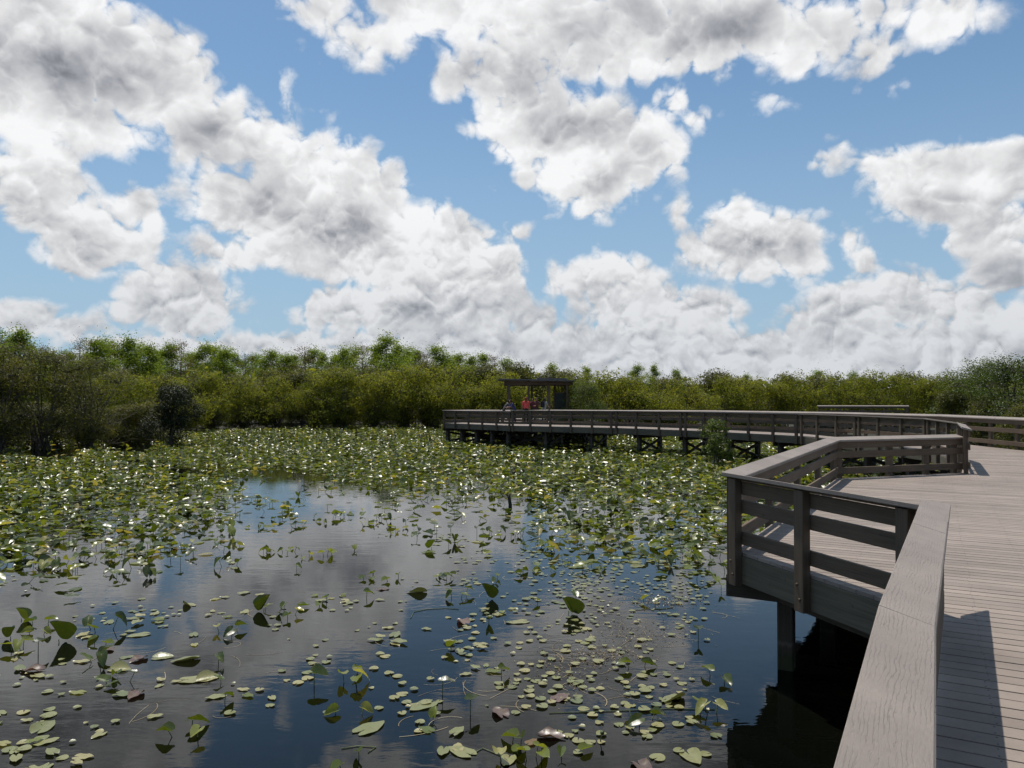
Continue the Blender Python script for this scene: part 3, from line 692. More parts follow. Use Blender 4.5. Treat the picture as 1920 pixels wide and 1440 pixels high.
def build_trees():
    rng = np.random.default_rng(21); st = Stand()
    SH = [make_shrub('shrub', '', 'shrub', 5.6, 4.6, 9000, .155, 100+i, M['shrub'], 18, .01) for i in range(4)]
    SHD = [make_shrub('shrub', '', 'shrub', 5.0, 4.6, 8600, .150, 140+i, M['mangrove'], 17, .01) for i in range(3)]
    CY = [make_cypress('cypress_tree', '', 'tree', 6.4, 10., 11500, .22, 200+i, M['cypress'], 1.1+.12*i, .12, [.22, .34, .26, .30, .24][i], [2.6, 3.6, 2.8, 3.2, 2.4][i]) for i in range(5)]
    RU = [make_cypress('cypress_tree', '', 'tree', 5.6, 10., 2600, .18, 230+i, M['rusty'], .9, .30) for i in range(2)]
    MG = [make_shrub('pond_apple_tree', '', 'tree', 5.6, 6.0, 15000, .105, 300+i, M['mangrove'], 22, .015, 16, .6, 40) for i in range(3)]
    GR = [make_shrub('broadleaf_tree', '', 'tree', 5.6, 6.0, 17000, .11, 340+i, M['greenleaf'], 22, .015, 10, .6, 10) for i in range(2)]
    def row(pxs, kinds, desc, group, dist, height, base=.12, Hm=4.6, wide=1., jit=.5):
        for i, px in enumerate(pxs):
            D = dist(px)+rng.normal(0, jit); a, _ = sky_angles(px, 800); Hh = height(px)*rng.uniform(.92, 1.08); s = Hh/Hm
            r = rng.uniform(.9, 1.12)*wide
            st.put(kinds[int(rng.integers(len(kinds)))], D*math.tan(a), D, base, rng.uniform(0, 6.28), (s*r, s*r, s), desc % ordinal(i), group)
    il = lambda xs, ys: (lambda p: float(np.interp(p, xs, ys)))
    # big dark trees standing in the water at the photo's left edge, and the round bush beside them
    for i, (px, D, H, w, lab) in enumerate([(-95, 41, 6.8, 1.15, 'tall dark pond apple at the very edge of the view, its foot in black shade'), (-8, 42.0, 6.1, 1.0, 'dark olive pond apple with pale bare twigs above the lilies'), (75, 44.6, 6.0, 1.05, 'dense olive-brown pond apple between the twiggy one and the spreading one'), (165, 46.5, 5.6, 1.05, 'spreading pond apple with brownish leaves and crooked limbs over open shaded water')]):
        a, _ = sky_angles(px, 800); st.put(MG[i % 3], D*math.tan(a), D, -.1, [.4, 2.1, 4.0, 5.2][i], (w*H/6., w*H/6., H/6.), lab, 'pond apples by the water')
    bush = make_shrub('bush', '', 'bush', 3.9, 3.9, 11000, .12, 401, M['shadedleaf'], 13, .0, 10, .5, 14)
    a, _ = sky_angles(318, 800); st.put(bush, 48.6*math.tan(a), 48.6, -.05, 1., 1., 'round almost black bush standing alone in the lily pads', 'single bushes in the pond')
    sap = make_shrub('bush', '', 'bush', 1.9, 2.05, 3600, .10, 402, M['greenleaf'], 12, .10, 8, .5, 6)
    a, _ = sky_angles(1346, 800); st.put(sap, 34.6*math.tan(a), 34.6, -.05, 2., 1., 'small leafy bush growing out of the water against the boardwalk railing', 'single bushes in the pond')
    # yellow-green shrubs along the far bank
    row([215, 268, 340, 400, 455, 520, 585, 640, 700, 760, 815, 872, 930], SH, '%s yellow-green shrub along the far bank, counted from the dark pond apples', 'shrubs on the far bank', il([200, 260, 350, 450, 900, 950], [54, 58, 70, 76, 80, 76]), il([200, 300, 460, 700, 900], [4.4, 4.6, 4.9, 5.6, 5.6]), wide=1.05)
    row([235, 310, 380, 440, 505, 565, 625, 690, 750, 800, 860, 915, 970, 1030], SHD, '%s dark green shrub of the second far-bank row, counted from the pond apples', 'shrubs in the second row', il([200, 350, 1000], [66, 84, 88]), il([200, 500, 1000], [5.3, 5.8, 6.6]), wide=1.1)
    row([-90, -40, 10, 58, 106, 150, 196, 240, 285], SHD, '%s low dark shrub in the shade behind the pond apples', 'low shrubs in the shade', il([-90, 150, 285], [47, 50, 54]), il([-90, 285], [2.9, 2.6]), base=-.1, wide=1.35)
    row([345, 400, 452, 500, 548, 596, 645, 700, 752, 805, 860], SHD, '%s low dark shrub along the far waterline, counted from the round bush', 'low shrubs at the waterline', il([345, 450, 860], [70, 75.5, 80.5]), il([345, 860], [2.0, 2.2]), base=-.1, wide=1.5, jit=.3)
    # bushes behind the boardwalk
    row([1085, 1150, 1215, 1290, 1360, 1430, 1500, 1570, 1640, 1705, 1770], SH, '%s yellow-green bush from the shelter in the row just behind the boardwalk', 'bushes behind the boardwalk', il([1080, 1400, 1780], [63, 66, 68]), il([1080, 1300, 1800], [4.8, 4.6, 4.8]), wide=1.05)
    row([1070, 1180, 1260, 1330, 1400, 1470, 1545, 1615, 1690, 1760, 1830], SHD, '%s dark green bush from the shelter in the row behind the yellow-green bushes', 'bushes in the back row', il([1080, 1400, 1780], [72, 74, 78]), il([1050, 1300, 1500, 1800], [5.3, 5.0, 4.8, 5.3]), wide=1.1)
    for i, (px, D, H, w, lab) in enumerate([(1835, 45, 5.5, 1.1, 'tall dark green tree behind the land-side railing where it meets the low bushes'), (1905, 41, 5.3, 1.1, 'dense dark tree beside the land-side railing, second of the three tall ones'), (1985, 37, 5.2, 1.1, 'dark tree at the edge of view, closest of three along the railing'), (1098, 57.0, 4.3, .95, 'leafy green tree hiding one end of the shelter'), (1064, 57.2, 2.5, .8, 'low leafy bush in front of the notice board end of the shelter')]):
        a, _ = sky_angles(px, 800); st.put(GR[i % 2], D*math.tan(a), D, -.1, [1., 3., 5., 2., 4.][i], (w*H/6., w*H/6., H/6.), lab, 'dark trees behind the boardwalk')
    row([1795, 1850, 1910, 1960], SHD, '%s low green shrub from the bend, right behind the land-side railing', 'low shrubs behind the land-side railing', il([1790, 1960], [44, 33]), il([1790, 1960], [3.0, 2.4]), wide=1.)
    # cypresses beyond
    px = -60.; xs = []
    while px < 960: xs.append(px); px += rng.uniform(14, 25)
    tops = il([-60, 30, 60, 110, 250, 400, 560, 640, 800, 900, 1000], [9.3, 9.3, 8.5, 8.4, 9.2, 9.0, 8.9, 10.2, 9.5, 8.8, 8.3])
    green = [x for i, x in enumerate(xs) if i % 6 != 3 and not (60 < x < 170 and i % 2)]; rust = [x for x in xs if x not in green]
    row(green, CY, '%s feathery green cypress beyond the far bank, counted from the left', 'green cypresses beyond the far bank', il([-60, 200, 500, 960], [80, 92, 110, 118]), tops, Hm=10., wide=1.15, jit=5)
    row(rust, RU, '%s thin brownish half-bare cypress beyond the far bank, counted from the left', 'brownish thin cypresses beyond the far bank', il([-60, 200, 500, 960], [76, 88, 104, 112]), tops, Hm=10., wide=1., jit=3)
    row([985, 1035, 1100, 1195, 1228, 1270, 1400, 1530, 1600], CY, '%s far cypress from the shelter, standing up behind the bushes', 'far cypresses behind the bushes', il([985, 1600], [118, 112]), il([985, 1100, 1228, 1300, 1600], [6.9, 7.8, 7.2, 6.2, 6.3]), Hm=10., wide=1.0, jit=2)
    # the marsh wood beyond, one mass
    n = 52000; az = rng.uniform(-math.radians(52), math.radians(50), n); D = rng.uniform(96, 175, n); lump = .5+.5*np.sin(az*31+1)*np.sin(az*77+D*.06)
    a = np.degrees(az); hmax = np.interp(a, [-52, -34, -20, 0, 6, 20, 34, 50], [6.5, 6.5, 6.4, 6.6, 5.2, 4.8, 5.2, 5.5])*(.78+.3*lump)
    z = hmax*rng.uniform(0, 1, n)**.55
    P = np.stack([D*np.sin(az), D*np.cos(az), z], 1); N_ = unit(np.stack([-np.sin(az), -np.cos(az), np.full(n, .8)], 1)+rng.normal(0, .6, (n, 3)))
    V, F, T = blades(P, N_, rng.uniform(.5, 1.1, n), rng, .5, np.clip(rng.normal(.42, .16, n)+.2*(lump-.5), 0, 1))
    tag(mesh_np('distant_woodland', V, F, M['shrub'], False, T), 'dull green mass of marsh wood filling the horizon behind the cypresses', 'woodland', kind='stuff')
# ------------------------------------------------------------------ water plants
ST_HI = [(-.36, .13, .20), (-.24, .055, .31), (-.08, .02, .375), (.08, .0, .395), (.28, .0, .385), (.50, .0, .32), (.70, .0, .22), (.86, .0, .11), (.96, .0, .012)]
ST_LO = [(-.34, .10, .24), (-.06, .01, .38), (.30, .0, .38), (.66, .0, .24), (.95, .0, .02)]
def blade(rng, L, fold, bend, hi=True, wave=.03, roll=0.):
    "heart-shaped leaf, stalk at the origin, tip along +x; FOLD lifts the halves, BEND droops the tip, ROLL curls the rims in"
    st = ST_HI if hi else ST_LO; cols = (0., .5, 1.) if hi else (0., 1.); V, F = [], []
    ph = rng.uniform(0, 6.28); k = len(cols)
    for sgn in (1, -1):
        b = len(V)
        for x, y0, y1 in st:
            for c in cols:
                y = y0+(y1-y0)*c; z = fold*y*(1-.4*y)+bend*x*abs(x)+wave*c*math.sin(9*x+ph+sgn)+roll*y**3*6
                V.append((x*L, sgn*y*L, z*L))
        for i in range(len(st)-1):
            for j in range(k-1):
                q = (b+i*k+j, b+(i+1)*k+j, b+(i+1)*k+j+1, b+i*k+j+1); F.append(q if sgn > 0 else q[::-1])
    return np.array(V), np.array(F)
def turn(V, yaw, pitch, roll):
    "pitch > 0 lifts the tip"
    cr, sr = math.cos(roll), math.sin(roll); V = V @ np.array([[1, 0, 0], [0, cr, sr], [0, -sr, cr]])
    cp, sp = math.cos(pitch), math.sin(pitch); V = V @ np.array([[cp, 0, sp], [0, 1, 0], [-sp, 0, cp]])
    cy, sy = math.cos(yaw), math.sin(yaw); return V @ np.array([[cy, sy, 0], [-sy, cy, 0], [0, 0, 1]])
def one_leaf(name, V, F, tone, mat, root): return mesh_np(name, V, F, mat, True, np.full(len(V), tone), root)
def make_plant(kind, n, seed, flat=0):
    "E standing leaves on stalks; F floating leaves round one crown; P one floating leaf; S one leaf held high; V one leaf folded upright; B a dying pad"
    rng = np.random.default_rng(seed); root = empty('spatterdock_plant', (0, 0, 0), '', 'water lily')
    if kind in 'ES':
        a0 = rng.uniform(0, 6.28)
        for i in range(n):
            a = a0+i*2.4+rng.normal(0, .4); r = rng.uniform(.05, .26)*(1 if n > 1 else .6); h = rng.uniform(.015, .13) if kind == 'E' else rng.uniform(.10, .17)
            L = rng.uniform(.12, .19); V, F = blade(rng, L, rng.uniform(.1, .75), rng.uniform(-.45, .1), True, .035, rng.uniform(0, .8))
            V = turn(V, a+rng.normal(0, .7), rng.choice([rng.uniform(-.6, -.1), rng.uniform(-.2, .25), rng.uniform(.4, 1.1)], p=[.30, .62, .08]), rng.normal(0, .32))
            p = np.array((r*math.cos(a), r*math.sin(a), h)); lo = V[:, 2].min()+h
            if lo < .004: p[2] += .004-lo+.002
            one_leaf('leaf', V+p, F, rng.uniform(.05, .8), M['lily'], root)
            m = MB(); b = np.array((rng.normal(0, .03), rng.normal(0, .03), -.25)); q = (b+p)/2+np.array((math.cos(a)*.03, math.sin(a)*.03, -.02)); m.tube([b, q, p], [.007, .006, .0045], 5); m.build('stalk', M['stem'], root, True)
    if kind == 'F' or flat:
        k = flat or n
        for i in range(k):
            a = i*2.4+rng.uniform(0, 1); r = rng.uniform(.08, .30) if k > 1 else 0; V, F = blade(rng, rng.uniform(.11, .19), rng.uniform(.02, .1), rng.uniform(-.01, .06), True, .035)
            if rng.random() < .4: V[:, 2] += .5*np.maximum(0, np.abs(V[:, 1])-.05)**1.0*rng.uniform(0, 1.2)
            one_leaf('leaf', turn(V, a, 0, 0)+np.array((r*math.cos(a), r*math.sin(a), .008+.006*i)), F, rng.uniform(.3, 1.), M['pad'] if rng.random() < .75 else M['lily'], root)
    if kind == 'P':
        V, F = blade(rng, rng.uniform(.19, .25), .04, .02, True, .018); side = rng.random() < .75
        if side: V[:, 2] += np.where(V[:, 1] > .03, (V[:, 1]-.03)*rng.uniform(.7, 2.2), 0)
        one_leaf('leaf', turn(V, 0, 0, 0)+np.array((0, 0, .008)), F, rng.uniform(.2, .8), M['pad'], root)
        m = MB(); m.tube([(0, 0, .008), (-.12, .05, -.03), (-.3, .12, -.2)], [.005, .006, .006], 5); m.build('stalk', M['stem'], root, True)
    if kind == 'V':
        V, F = blade(rng, rng.uniform(.19, .24), 1.9, -.1, True, .03, .5); V = turn(V, 0, rng.uniform(.9, 1.25), rng.normal(0, .2)); V[:, 2] += .02-V[:, 2].min()
        one_leaf('leaf', V, F, rng.uniform(.1, .5), M['lily'], root)
        m = MB(); m.tube([(0, 0, .04), (-.02, .01, -.2)], [.006, .007], 5); m.build('stalk', M['stem'], root, True)
    if kind == 'B':
        V, F = blade(rng, rng.uniform(.16, .2), .04, .03, True, .05, rng.uniform(.0, .55)); one_leaf('leaf', V+np.array((0, 0, .012)), F, rng.uniform(.1, .7), M['dead'], root)
        m = MB(); m.tube([(0, 0, .01), (-.1, .06, -.03), (-.25, .02, -.2)], [.004, .005, .005], 5); m.build('stalk', M['stem'], root, True)
    if kind == 'D':    # flower bud on a stalk
        m = MB(); m.tube([(0, 0, -.25), (.02, .01, -.02), (.05, .02, .10)], [.007, .006, .005], 6); m.build('stalk', M['stem'], root, True)
        m = MB(); m.tube([(.05, .02, .09), (.052, .021, .10), (.056, .022, .118), (.060, .024, .135), (.062, .025, .142)], [.008, .02, .026, .02, .004], 8); m.build('bud', M['stem'], root, True)
    return root
PLANTS = '''V40,1163 E2:75,1170 V20,1198 E2:62,1190 V110,1205 E3:36,1216 S65,1230 F3:25,1232 B70,1258 F3:42,1263 E3:190,1180 F2:207,1186 P270,1190 F2:362,1202 F5:275,1160 E3:430,1188 F3:400,1150 F2:450,1155 E3:535,1155
V495,1145 E2:185,1205 B197,1217 E3:190,1241 P215,1256 B265,1235 P296,1234 P360,1236 E1:400,1243 E4:222,1282 F2:182,1300 B258,1302 F3:312,1280 P352,1276 P382,1275 E1:420,1280 F2:445,1299 F2:497,1297 S412,1322 S580,1279 F2:16,1346 F3:70,1352 P75,1370 F2:233,1355
E3:356,1372 F4:32,1402 F4:112,1422 F2:20,1432 E3:655,1282 E2:648,1342 P682,1371 E2:668,1428 P803,1320 S820,1304 S877,1344 E1:810,1354 B941,1342 F3:838,1387 P875,1414 F2:862,1434 B1022,1381 E4:958,1414 E3:998,1424 E2:1060,1414 D1122,1390 B1199,1436
P1291,1415 E3:1199,1354 E3:1332,1336 P1268,1309 E2:1345,1274 S1311,1204 E2:1195,1251 V1072,1154 E1:1083,1124 E1:937,1272 F4:908,1259 F4:866,1211 E1:838,1216 B871,1169 F2:770,1175 E1:922,1173 F4:941,1145 P981,1166 E1:677,1259 F5:729,1202 E1:1226,1134
E1:1199,1128 S1347,1112 E1:1010,1130 E4:852,1116 V914,1124 B1045,1312 E2:702,1083 B712,1106 E2:744,1086 P790,1110 E5:832,1086 E1:683,1124 E2:931,1088 V1066,1150 E3:985,1076 E2:1018,1072 E4:1069,1054 E2:1113,1065 E2:1128,1072 P1190,1063 E3:1262,1057
E5:1299,1052 E3:847,1022 E3:778,995 S814,1002 S894,1000 E3:927,1000 E2:953,1008 E2:902,1024 E2:985,1025 E5:1033,1022 E3:1087,1018 V809,1029 E1:665,1034 E3:84,1064 S106,1043 E3:142,1072 E5:204,1050 E2:215,1080 E3:264,1064 E3:230,1028 E4:284,1036
E4:350,1025 S343,1058 E2:405,1022 E2:412,1000 E2:450,1022 E3:430,1061 E5:503,1036 E4:540,1034 E2:576,1046 E3:612,1043 E1:667,1032 E1:550,1068 P357,1136 F2:425,1119 F2:453,1121 E2:540,1140 E1:494,1145 F2:583,1123 E2:612,1130 F3:636,1123 F2:682,1124 E2:697,1082
E3:720,975 E4:690,985 E3:650,968 E2:600,980 E3:560,985 E2:520,975 E4:480,990 E2:740,1000 E3:1130,1012 E4:1170,1020 E3:1210,1030 E4:1250,1022 E3:1290,1012 E2:1320,1030 E3:1180,985 E4:1240,990 E3:1310,985 E3:1100,985 E4:1050,985 E3:1010,975 E2:1222,1052 E2:1150,1048'''
ZONES = [(lambda x, y: y < 1012 and x < 620, 'at the front of the left lily bed'), (lambda x, y: y < 1050 and x < 700, 'just before the left lily bed'), (lambda x, y: y < 1100 and x < 700, 'in grey water before the left lily bed'),
 (lambda x, y: y < 1040 and x < 960, 'in the mid pond, before the stake'), (lambda x, y: y < 1140 and x < 960, 'in mid pond by the blue reflection'), (lambda x, y: y < 1012, 'in the bed between stake and overlook'), (lambda x, y: y < 1100, 'in the water off the overlook corner'),
 (lambda x, y: x < 150, 'at the left border of the water'), (lambda x, y: x < 330 and y < 1260, 'in the upper left near water'), (lambda x, y: x < 330, 'by the lower left corner'), (lambda x, y: x < 620, 'between left border and deep blue patch'),
 (lambda x, y: y > 1330 and x < 960, 'at the bottom middle of the view'), (lambda x, y: y > 1330, 'near the dark boardwalk reflection'), (lambda x, y: x < 960, 'around the deep blue patch'), (lambda x, y: x < 1150, 'among the small yellowish pads'), (lambda x, y: True, 'near the overlook support pile')]
NUM = ['no', 'single', 'two', 'three', 'four', 'five', 'six']
def number_out(items):
    "ITEMS (object, description, x): same descriptions get their place counted from the left"
    by = {}
    for o, d, x in items: by.setdefault(d, []).append((x, o))
    for d, l in by.items():
        l.sort(key=lambda q: q[0])
        for i, (x, o) in enumerate(l): o['label'] = d if len(l) == 1 else ('leftmost ' if i == 0 else 'rightmost ' if i == len(l)-1 else ordinal(i)+' from left, ')+d
def bed_density(px, py):
    "how thickly the leaves stand at a place of the pond, 0 to 1"
    lo = float(np.interp(px, [-300, 0, 90, 190, 300, 400, 440, 470, 540, 640, 760, 860, 940, 1000, 1100, 1200, 1340, 1500, 1800], [1100, 1052, 1045, 1030, 1012, 985, 955, 905, 895, 900, 918, 925, 940, 985, 1010, 1035, 1060, 1000, 930]))
    lo += 9*math.sin(px*.061)+6*math.sin(px*.17+1)
    if py > lo+120: return 0.
    d = 1.
    if py > lo: d = .58*math.exp(-(py-lo)/36)*(.35+1.3*(.5+.5*math.sin(px*.043+py*.09)*math.sin(px*.019-py*.05)))
    elif py > lo-45: d = .62+.38*(lo-py)/45
    if ((px-525)/85)**2+((py-905)/26)**2 < 1: d *= .12        # blue window in the bed
    if ((px-640)/70)**2+((py-932)/22)**2 < 1: d *= .3
    if ((px-385)/75)**2+((py-884)/9)**2 < 1: d *= .15
    if ((px-95)/48)**2+((py-848)/14)**2 < 1 or ((px-245)/42)**2+((py-836)/15)**2 < 1: d *= .05
    if 1000 < px < 1120 and py < 848: d *= .25
    if ((px-955)/50)**2+((py-945)/14)**2 < 1: d *= .2
    return d
def build_lilies():
    rng = np.random.default_rng(11)
    protos, used, items = {}, set(), []
    def proto(k, n):
        key = (k, n); lst = protos.setdefault(key, [])
        if len(lst) < 3: lst.append(make_plant(k, n, 1000+97*len(lst)+13*n+ord(k), flat=2 if (k == 'E' and n > 2 and len(lst) == 1) else 0)); return lst[-1]
        return lst[int(rng.integers(3))]
    word = {'S': 'spatterdock leaf held high', 'P': 'lone floating heart-shaped pad', 'V': 'spatterdock leaf folded upright', 'B': 'dying purplish-brown pad', 'D': 'round flower bud on a bare stalk'}
    for tok in PLANTS.split():
        k = tok[0]; n = 1
        if tok[2:3] == ':': n = int(tok[1]); xy = tok[3:]
        else: xy = tok[1:]
        px, py = map(float, xy.split(',')); p = at(px, py); pr = proto(k, n)
        if pr.name in used: o = copy_tree(pr)
        else: o = pr; used.add(pr.name)
        s = rng.uniform(.74, .98)*(1.12 if k in 'PB' else 1.)
        o.location = (p[0], p[1], 0); o.rotation_euler = (0, 0, rng.uniform(0, 6.28)); o.scale = (s, s, s)
        d = word.get(k) or (('%s standing spatterdock leaves' % NUM[n] if n > 1 else 'short dark spatterdock leaf') if k == 'E' else '%s flat yellow-green spatterdock leaves' % NUM[n])
        z = [t for f, t in ZONES if f(px, py)][0]; o['group'] = 'spatterdock plants in the open water'
        items.append((o, d+' '+z, px))
    number_out(items)
    # small round pads: the nearest 300 by themselves, the rest as one scatter
    spots = [(1180, 1088, 150, 32, 210), (1300, 1110, 55, 25, 46), (1100, 1128, 150, 40, 125), (1050, 1200, 70, 55, 52), (1180, 1200, 90, 40, 60), (1040, 1275, 50, 25, 46), (1130, 1340, 70, 18, 40), (1250, 1320, 55, 40, 26), (1180, 1270, 80, 40, 34), (870, 1150, 60, 25, 18), (862, 1215, 40, 14, 18), (280, 1158, 60, 12, 22), (60, 1262, 40, 14, 12), (450, 1292, 50, 12, 8), (600, 1200, 300, 110, 18), (350, 1300, 250, 80, 24), (900, 1330, 200, 60, 26), (1320, 1370, 30, 40, 9), (1000, 1060, 80, 30, 52), (740, 1215, 50, 20, 12), (30, 1420, 40, 14, 10), (30, 1092, 60, 20, 18), (1130, 1060, 160, 22, 100), (850, 1010, 60, 14, 30), (960, 985, 40, 10, 22)]
    P = []
    for x, y, sx, sy, n in spots:
        for c in range(n):
            if c % 6 == 0: cx, cy, cs = rng.normal(x, sx*.75), rng.normal(y, sy*.75), rng.uniform(.7, 1.25)
            f = (cy-HOR)/420; px, py = rng.normal(cx, 26*f), rng.normal(cy, 15*f*f)
            if not (0 < py < 1436 and -20 < px < 1375) or (px > 1335 and py > 1060 and py < 1180): continue
            p = at(px, py); r = float(np.clip(rng.normal(.042*cs, .009), .020, .075))
            if all((p[0]-q[0])**2+(p[1]-q[1])**2 > (.86*(r+q[2]))**2 for q in P): P.append((p[0], p[1], r, px, py))
    P.sort(key=lambda q: q[1])
    def disc(r, seed, n=14):
        g = np.random.default_rng(seed); c = g.uniform(0, 6.28); V = [(0, 0, .0)]; F = []
        for ring, f in ((1, .55), (2, 1.)):
            for k in range(n):
                a = c+.18+(2*math.pi-.36)*k/(n-1); w = 1+.05*math.sin(3*a+c)+g.normal(0, .02); V.append((r*f*w*math.cos(a), r*f*w*math.sin(a), .004*f*f*(1+math.sin(2*a+c))))
        for k in range(n-1): F += [(0, 1+k, 2+k, 2+k), (1+k, 1+n+k, 2+n+k, 2+k)]
        return np.array(V), F
    def pad_mesh(r, seed):
        V, F = disc(r, seed); me = bpy.data.meshes.new('lily_pad'); me.from_pydata([tuple(v) for v in V], [], [f if f[2] != f[3] else f[:3] for f in F])
        me.polygons.foreach_set('use_smooth', [True]*len(me.polygons))
        a = me.attributes.new('tone', 'FLOAT', 'POINT'); a.data.foreach_set('value', np.full(len(V), np.random.default_rng(seed+5).uniform(.15, .9), np.float32)); me.materials.append(M['pad']); return me
    pads = [pad_mesh(1., 900+i) for i in range(10)]; near = P[:300]; items = []
    tone = lambda r: 'tiny' if r < .036 else 'small' if r < .049 else 'broad'
    padz = [(lambda x, y: x < 330, 'round pale pad floating by the left border of the water'), (lambda x, y: x < 640, 'round pale pad scattered on the left near water'), (lambda x, y: x < 830, 'round yellow-green pad on the deep blue patch'), (lambda x, y: y > 1330 and x < 1090, 'round yellow-green pad on the water at the bottom middle'), (lambda x, y: y > 1310 and x < 1215, 'round yellow-green pad in the tight bottom raft left of the heart-shaped pad'), (lambda x, y: y > 1300, 'round yellow-green pad beside the dark boardwalk reflection'), (lambda x, y: x < 1000, 'round yellow-green pad between the blue patch and the raft'), (lambda x, y: x < 1110, 'round yellow-green pad in the raft over the grey cloud reflection'), (lambda x, y: x < 1230, 'round yellow-green pad in the raft strewn with brown bits'), (lambda x, y: True, 'round yellow-green pad in the raft towards the support pile')]
    for i, (x, y, r, px, py) in enumerate(near):
        o = bpy.data.objects.new('lily_pad', pads[i % 10]); C.objects.link(o); o.location = (x, y, .004+.0011*(i % 9)); o.scale = (r, r, 1); o.rotation_euler = (0, 0, rng.uniform(0, 6.28))
        z = [t for f, t in padz if f(px, py)][0]; tag(o, tone(r)+' '+z, 'lily pad', 'small round pads, '+z.split(' pad ')[1])
    VV, FF, TT, b = [], [], [], 0
    for i, (x, y, r, px, py) in enumerate(P[300:]):
        V, F = disc(r, i, 8); VV.append(V+np.array((x, y, .004+.0011*(i % 9)))); FF += [tuple(b+k for k in f) for f in F]; TT.append(np.full(len(V), rng.uniform(.3, .8))); b += len(V)
    me_f = [f for f in FF]
    me = bpy.data.meshes.new('floating_pads'); me.from_pydata([tuple(v) for v in np.concatenate(VV)], [], [f if f[2] != f[3] else f[:3] for f in me_f])
    a = me.attributes.new('tone', 'FLOAT', 'POINT'); a.data.foreach_set('value', np.concatenate(TT).astype(np.float32)); me.materials.append(M['pad'])
    o = bpy.data.objects.new('floating_pads', me); C.objects.link(o); tag(o, 'loose raft of small pale pads farther out on the pond', 'lily pads', kind='stuff')
    # the great bed of leaves
    VV, FF, TT, b = [], [], [], 0; SV, SF, sb = [], [], 0
    hi = [blade(np.random.default_rng(50+i), 1., rng.choice([rng.uniform(0, .22), rng.uniform(.2, .9)]), rng.uniform(-.28, .08), False, .05, rng.uniform(0, .6)) for i in range(24)]
    mid = [blade(np.random.default_rng(80+i), 1., rng.choice([rng.uniform(0, .22), rng.uniform(.2, .9)]), rng.uniform(-.28, .08), True, .04, rng.uniform(0, .8)) for i in range(16)]
    bands = [(13, 24, 26.), (24, 36, 23.), (36, 52, 14.), (52, 92, 8.)]
    for d0, d1, dens in bands:
        n = int(dens*.5*(d1*d1-d0*d0)*(math.radians(80)))
        az = rng.uniform(-math.radians(42), math.radians(38), n); D = np.sqrt(rng.uniform(d0*d0, d1*d1, n))
        for a, dd in zip(az, D):
            if dd > shore(a)*.985: continue
            x, y = dd*math.sin(a), dd*math.cos(a); px, py = pix(x, y, 0)
            cl = .5+.5*math.sin(x*1.9+1.3*math.sin(y*1.1))*math.sin(y*1.6+.8*math.sin(x*.9))
            if rng.random() > bed_density(px, py)*(.45+.75*cl): continue
            if 1.9 < x and ((x-CORNER[0])*.875-(y-CORNER[1])*.483) > .15 and y < 17.3: continue
            L = rng.uniform(.12, .235); stand = rng.random() < .66
            V, F = (mid if dd < 30 else hi)[int(rng.integers(16 if dd < 30 else 24))]
            h = rng.uniform(.015, .12) if stand else .01
            if stand: W = turn(V*L, rng.uniform(0, 6.28), rng.choice([rng.uniform(-.75, -.2), rng.normal(-.02, .15), rng.uniform(.4, 1.0)], p=[.14, .78, .08]), rng.normal(0, .19))
            else: W = turn(V*L*np.array((1, 1, .15)), rng.uniform(0, 6.28), 0, 0)
            lo = W[:, 2].min()+h
            if lo < .004: h += .004-lo+rng.uniform(0, .006)
            VV.append(W+np.array((x, y, h))); FF.append(F+b); b += len(W)
            t = rng.beta(1.5, 2.5)+.18*(cl-.5); t = .96 if rng.random() < .05 else t; TT.append(np.full(len(W), min(1, max(0, t))))
            if stand and h > .07 and dd < 34:
                e = np.array((rng.normal(0, .06), rng.normal(0, .06), -.1-h)); w = .006
                for ax in (np.array((w, 0, 0)), np.array((0, w, 0))):
                    q = np.array((x, y, h)); SV += [q-ax*.7, q+ax*.7, q+e+ax, q+e-ax]; SF.append((sb, sb+1, sb+2, sb+3)); sb += 4
    o = mesh_np('spatterdock_bed', np.concatenate(VV), np.concatenate(FF), M['lily'], True, np.concatenate(TT)); tag(o, 'dense bed of glossy green spatterdock leaves covering the far half of the pond', 'water lilies', kind='stuff')
    s = mesh_np('stalks', np.array(SV), np.array(SF), M['stem'], False, None, o); s['kind'] = 'stuff'
    # bits adrift between the pads
    n = 1500; c = [(1240, 1128, 55, 9, .3), (1130, 1228, 60, 14, .3), (1200, 1190, 80, 22, .25), (1060, 1250, 60, 30, .15)]
    Q = []
    for x, y, sx, sy, w in c:
        for _ in range(int(n*w)):
            px, py = rng.normal(x, sx*.7), rng.normal(y, sy*.7); p = at(px, py); Q.append((p[0], p[1], rng.uniform(.004, .012)))
    strands = []
    for _ in range(130):
        x, y = [(1150, 1180), (1100, 1270), (900, 1300), (420, 1250), (1240, 1130), (980, 1110)][int(rng.integers(6))]; p = at(np.clip(rng.normal(x, 110), 5, 1335), max(1010, min(1430, rng.normal(y, 55))))
        a = rng.uniform(0, 6.28); k = rng.normal(0, 5.); L = rng.uniform(.12, .5); q = p.copy(); pts = []
        for i in range(9): pts.append(q.copy()); q = q+np.array((math.cos(a), math.sin(a), 0))*L/8; a += k*L/8
        strands.append((np.array(pts), rng.uniform(.0016, .0035), rng.uniform(.1, .9)))
    Q = np.array(Q); V, F, T = blades(Q, unit(np.array((0, 0, 1.))+rng.normal(0, .3, (len(Q), 3))), rng.uniform(.012, .045, len(Q)), rng, .3)
    VS, FS, TS = [V], [F], [T]; b = len(V)
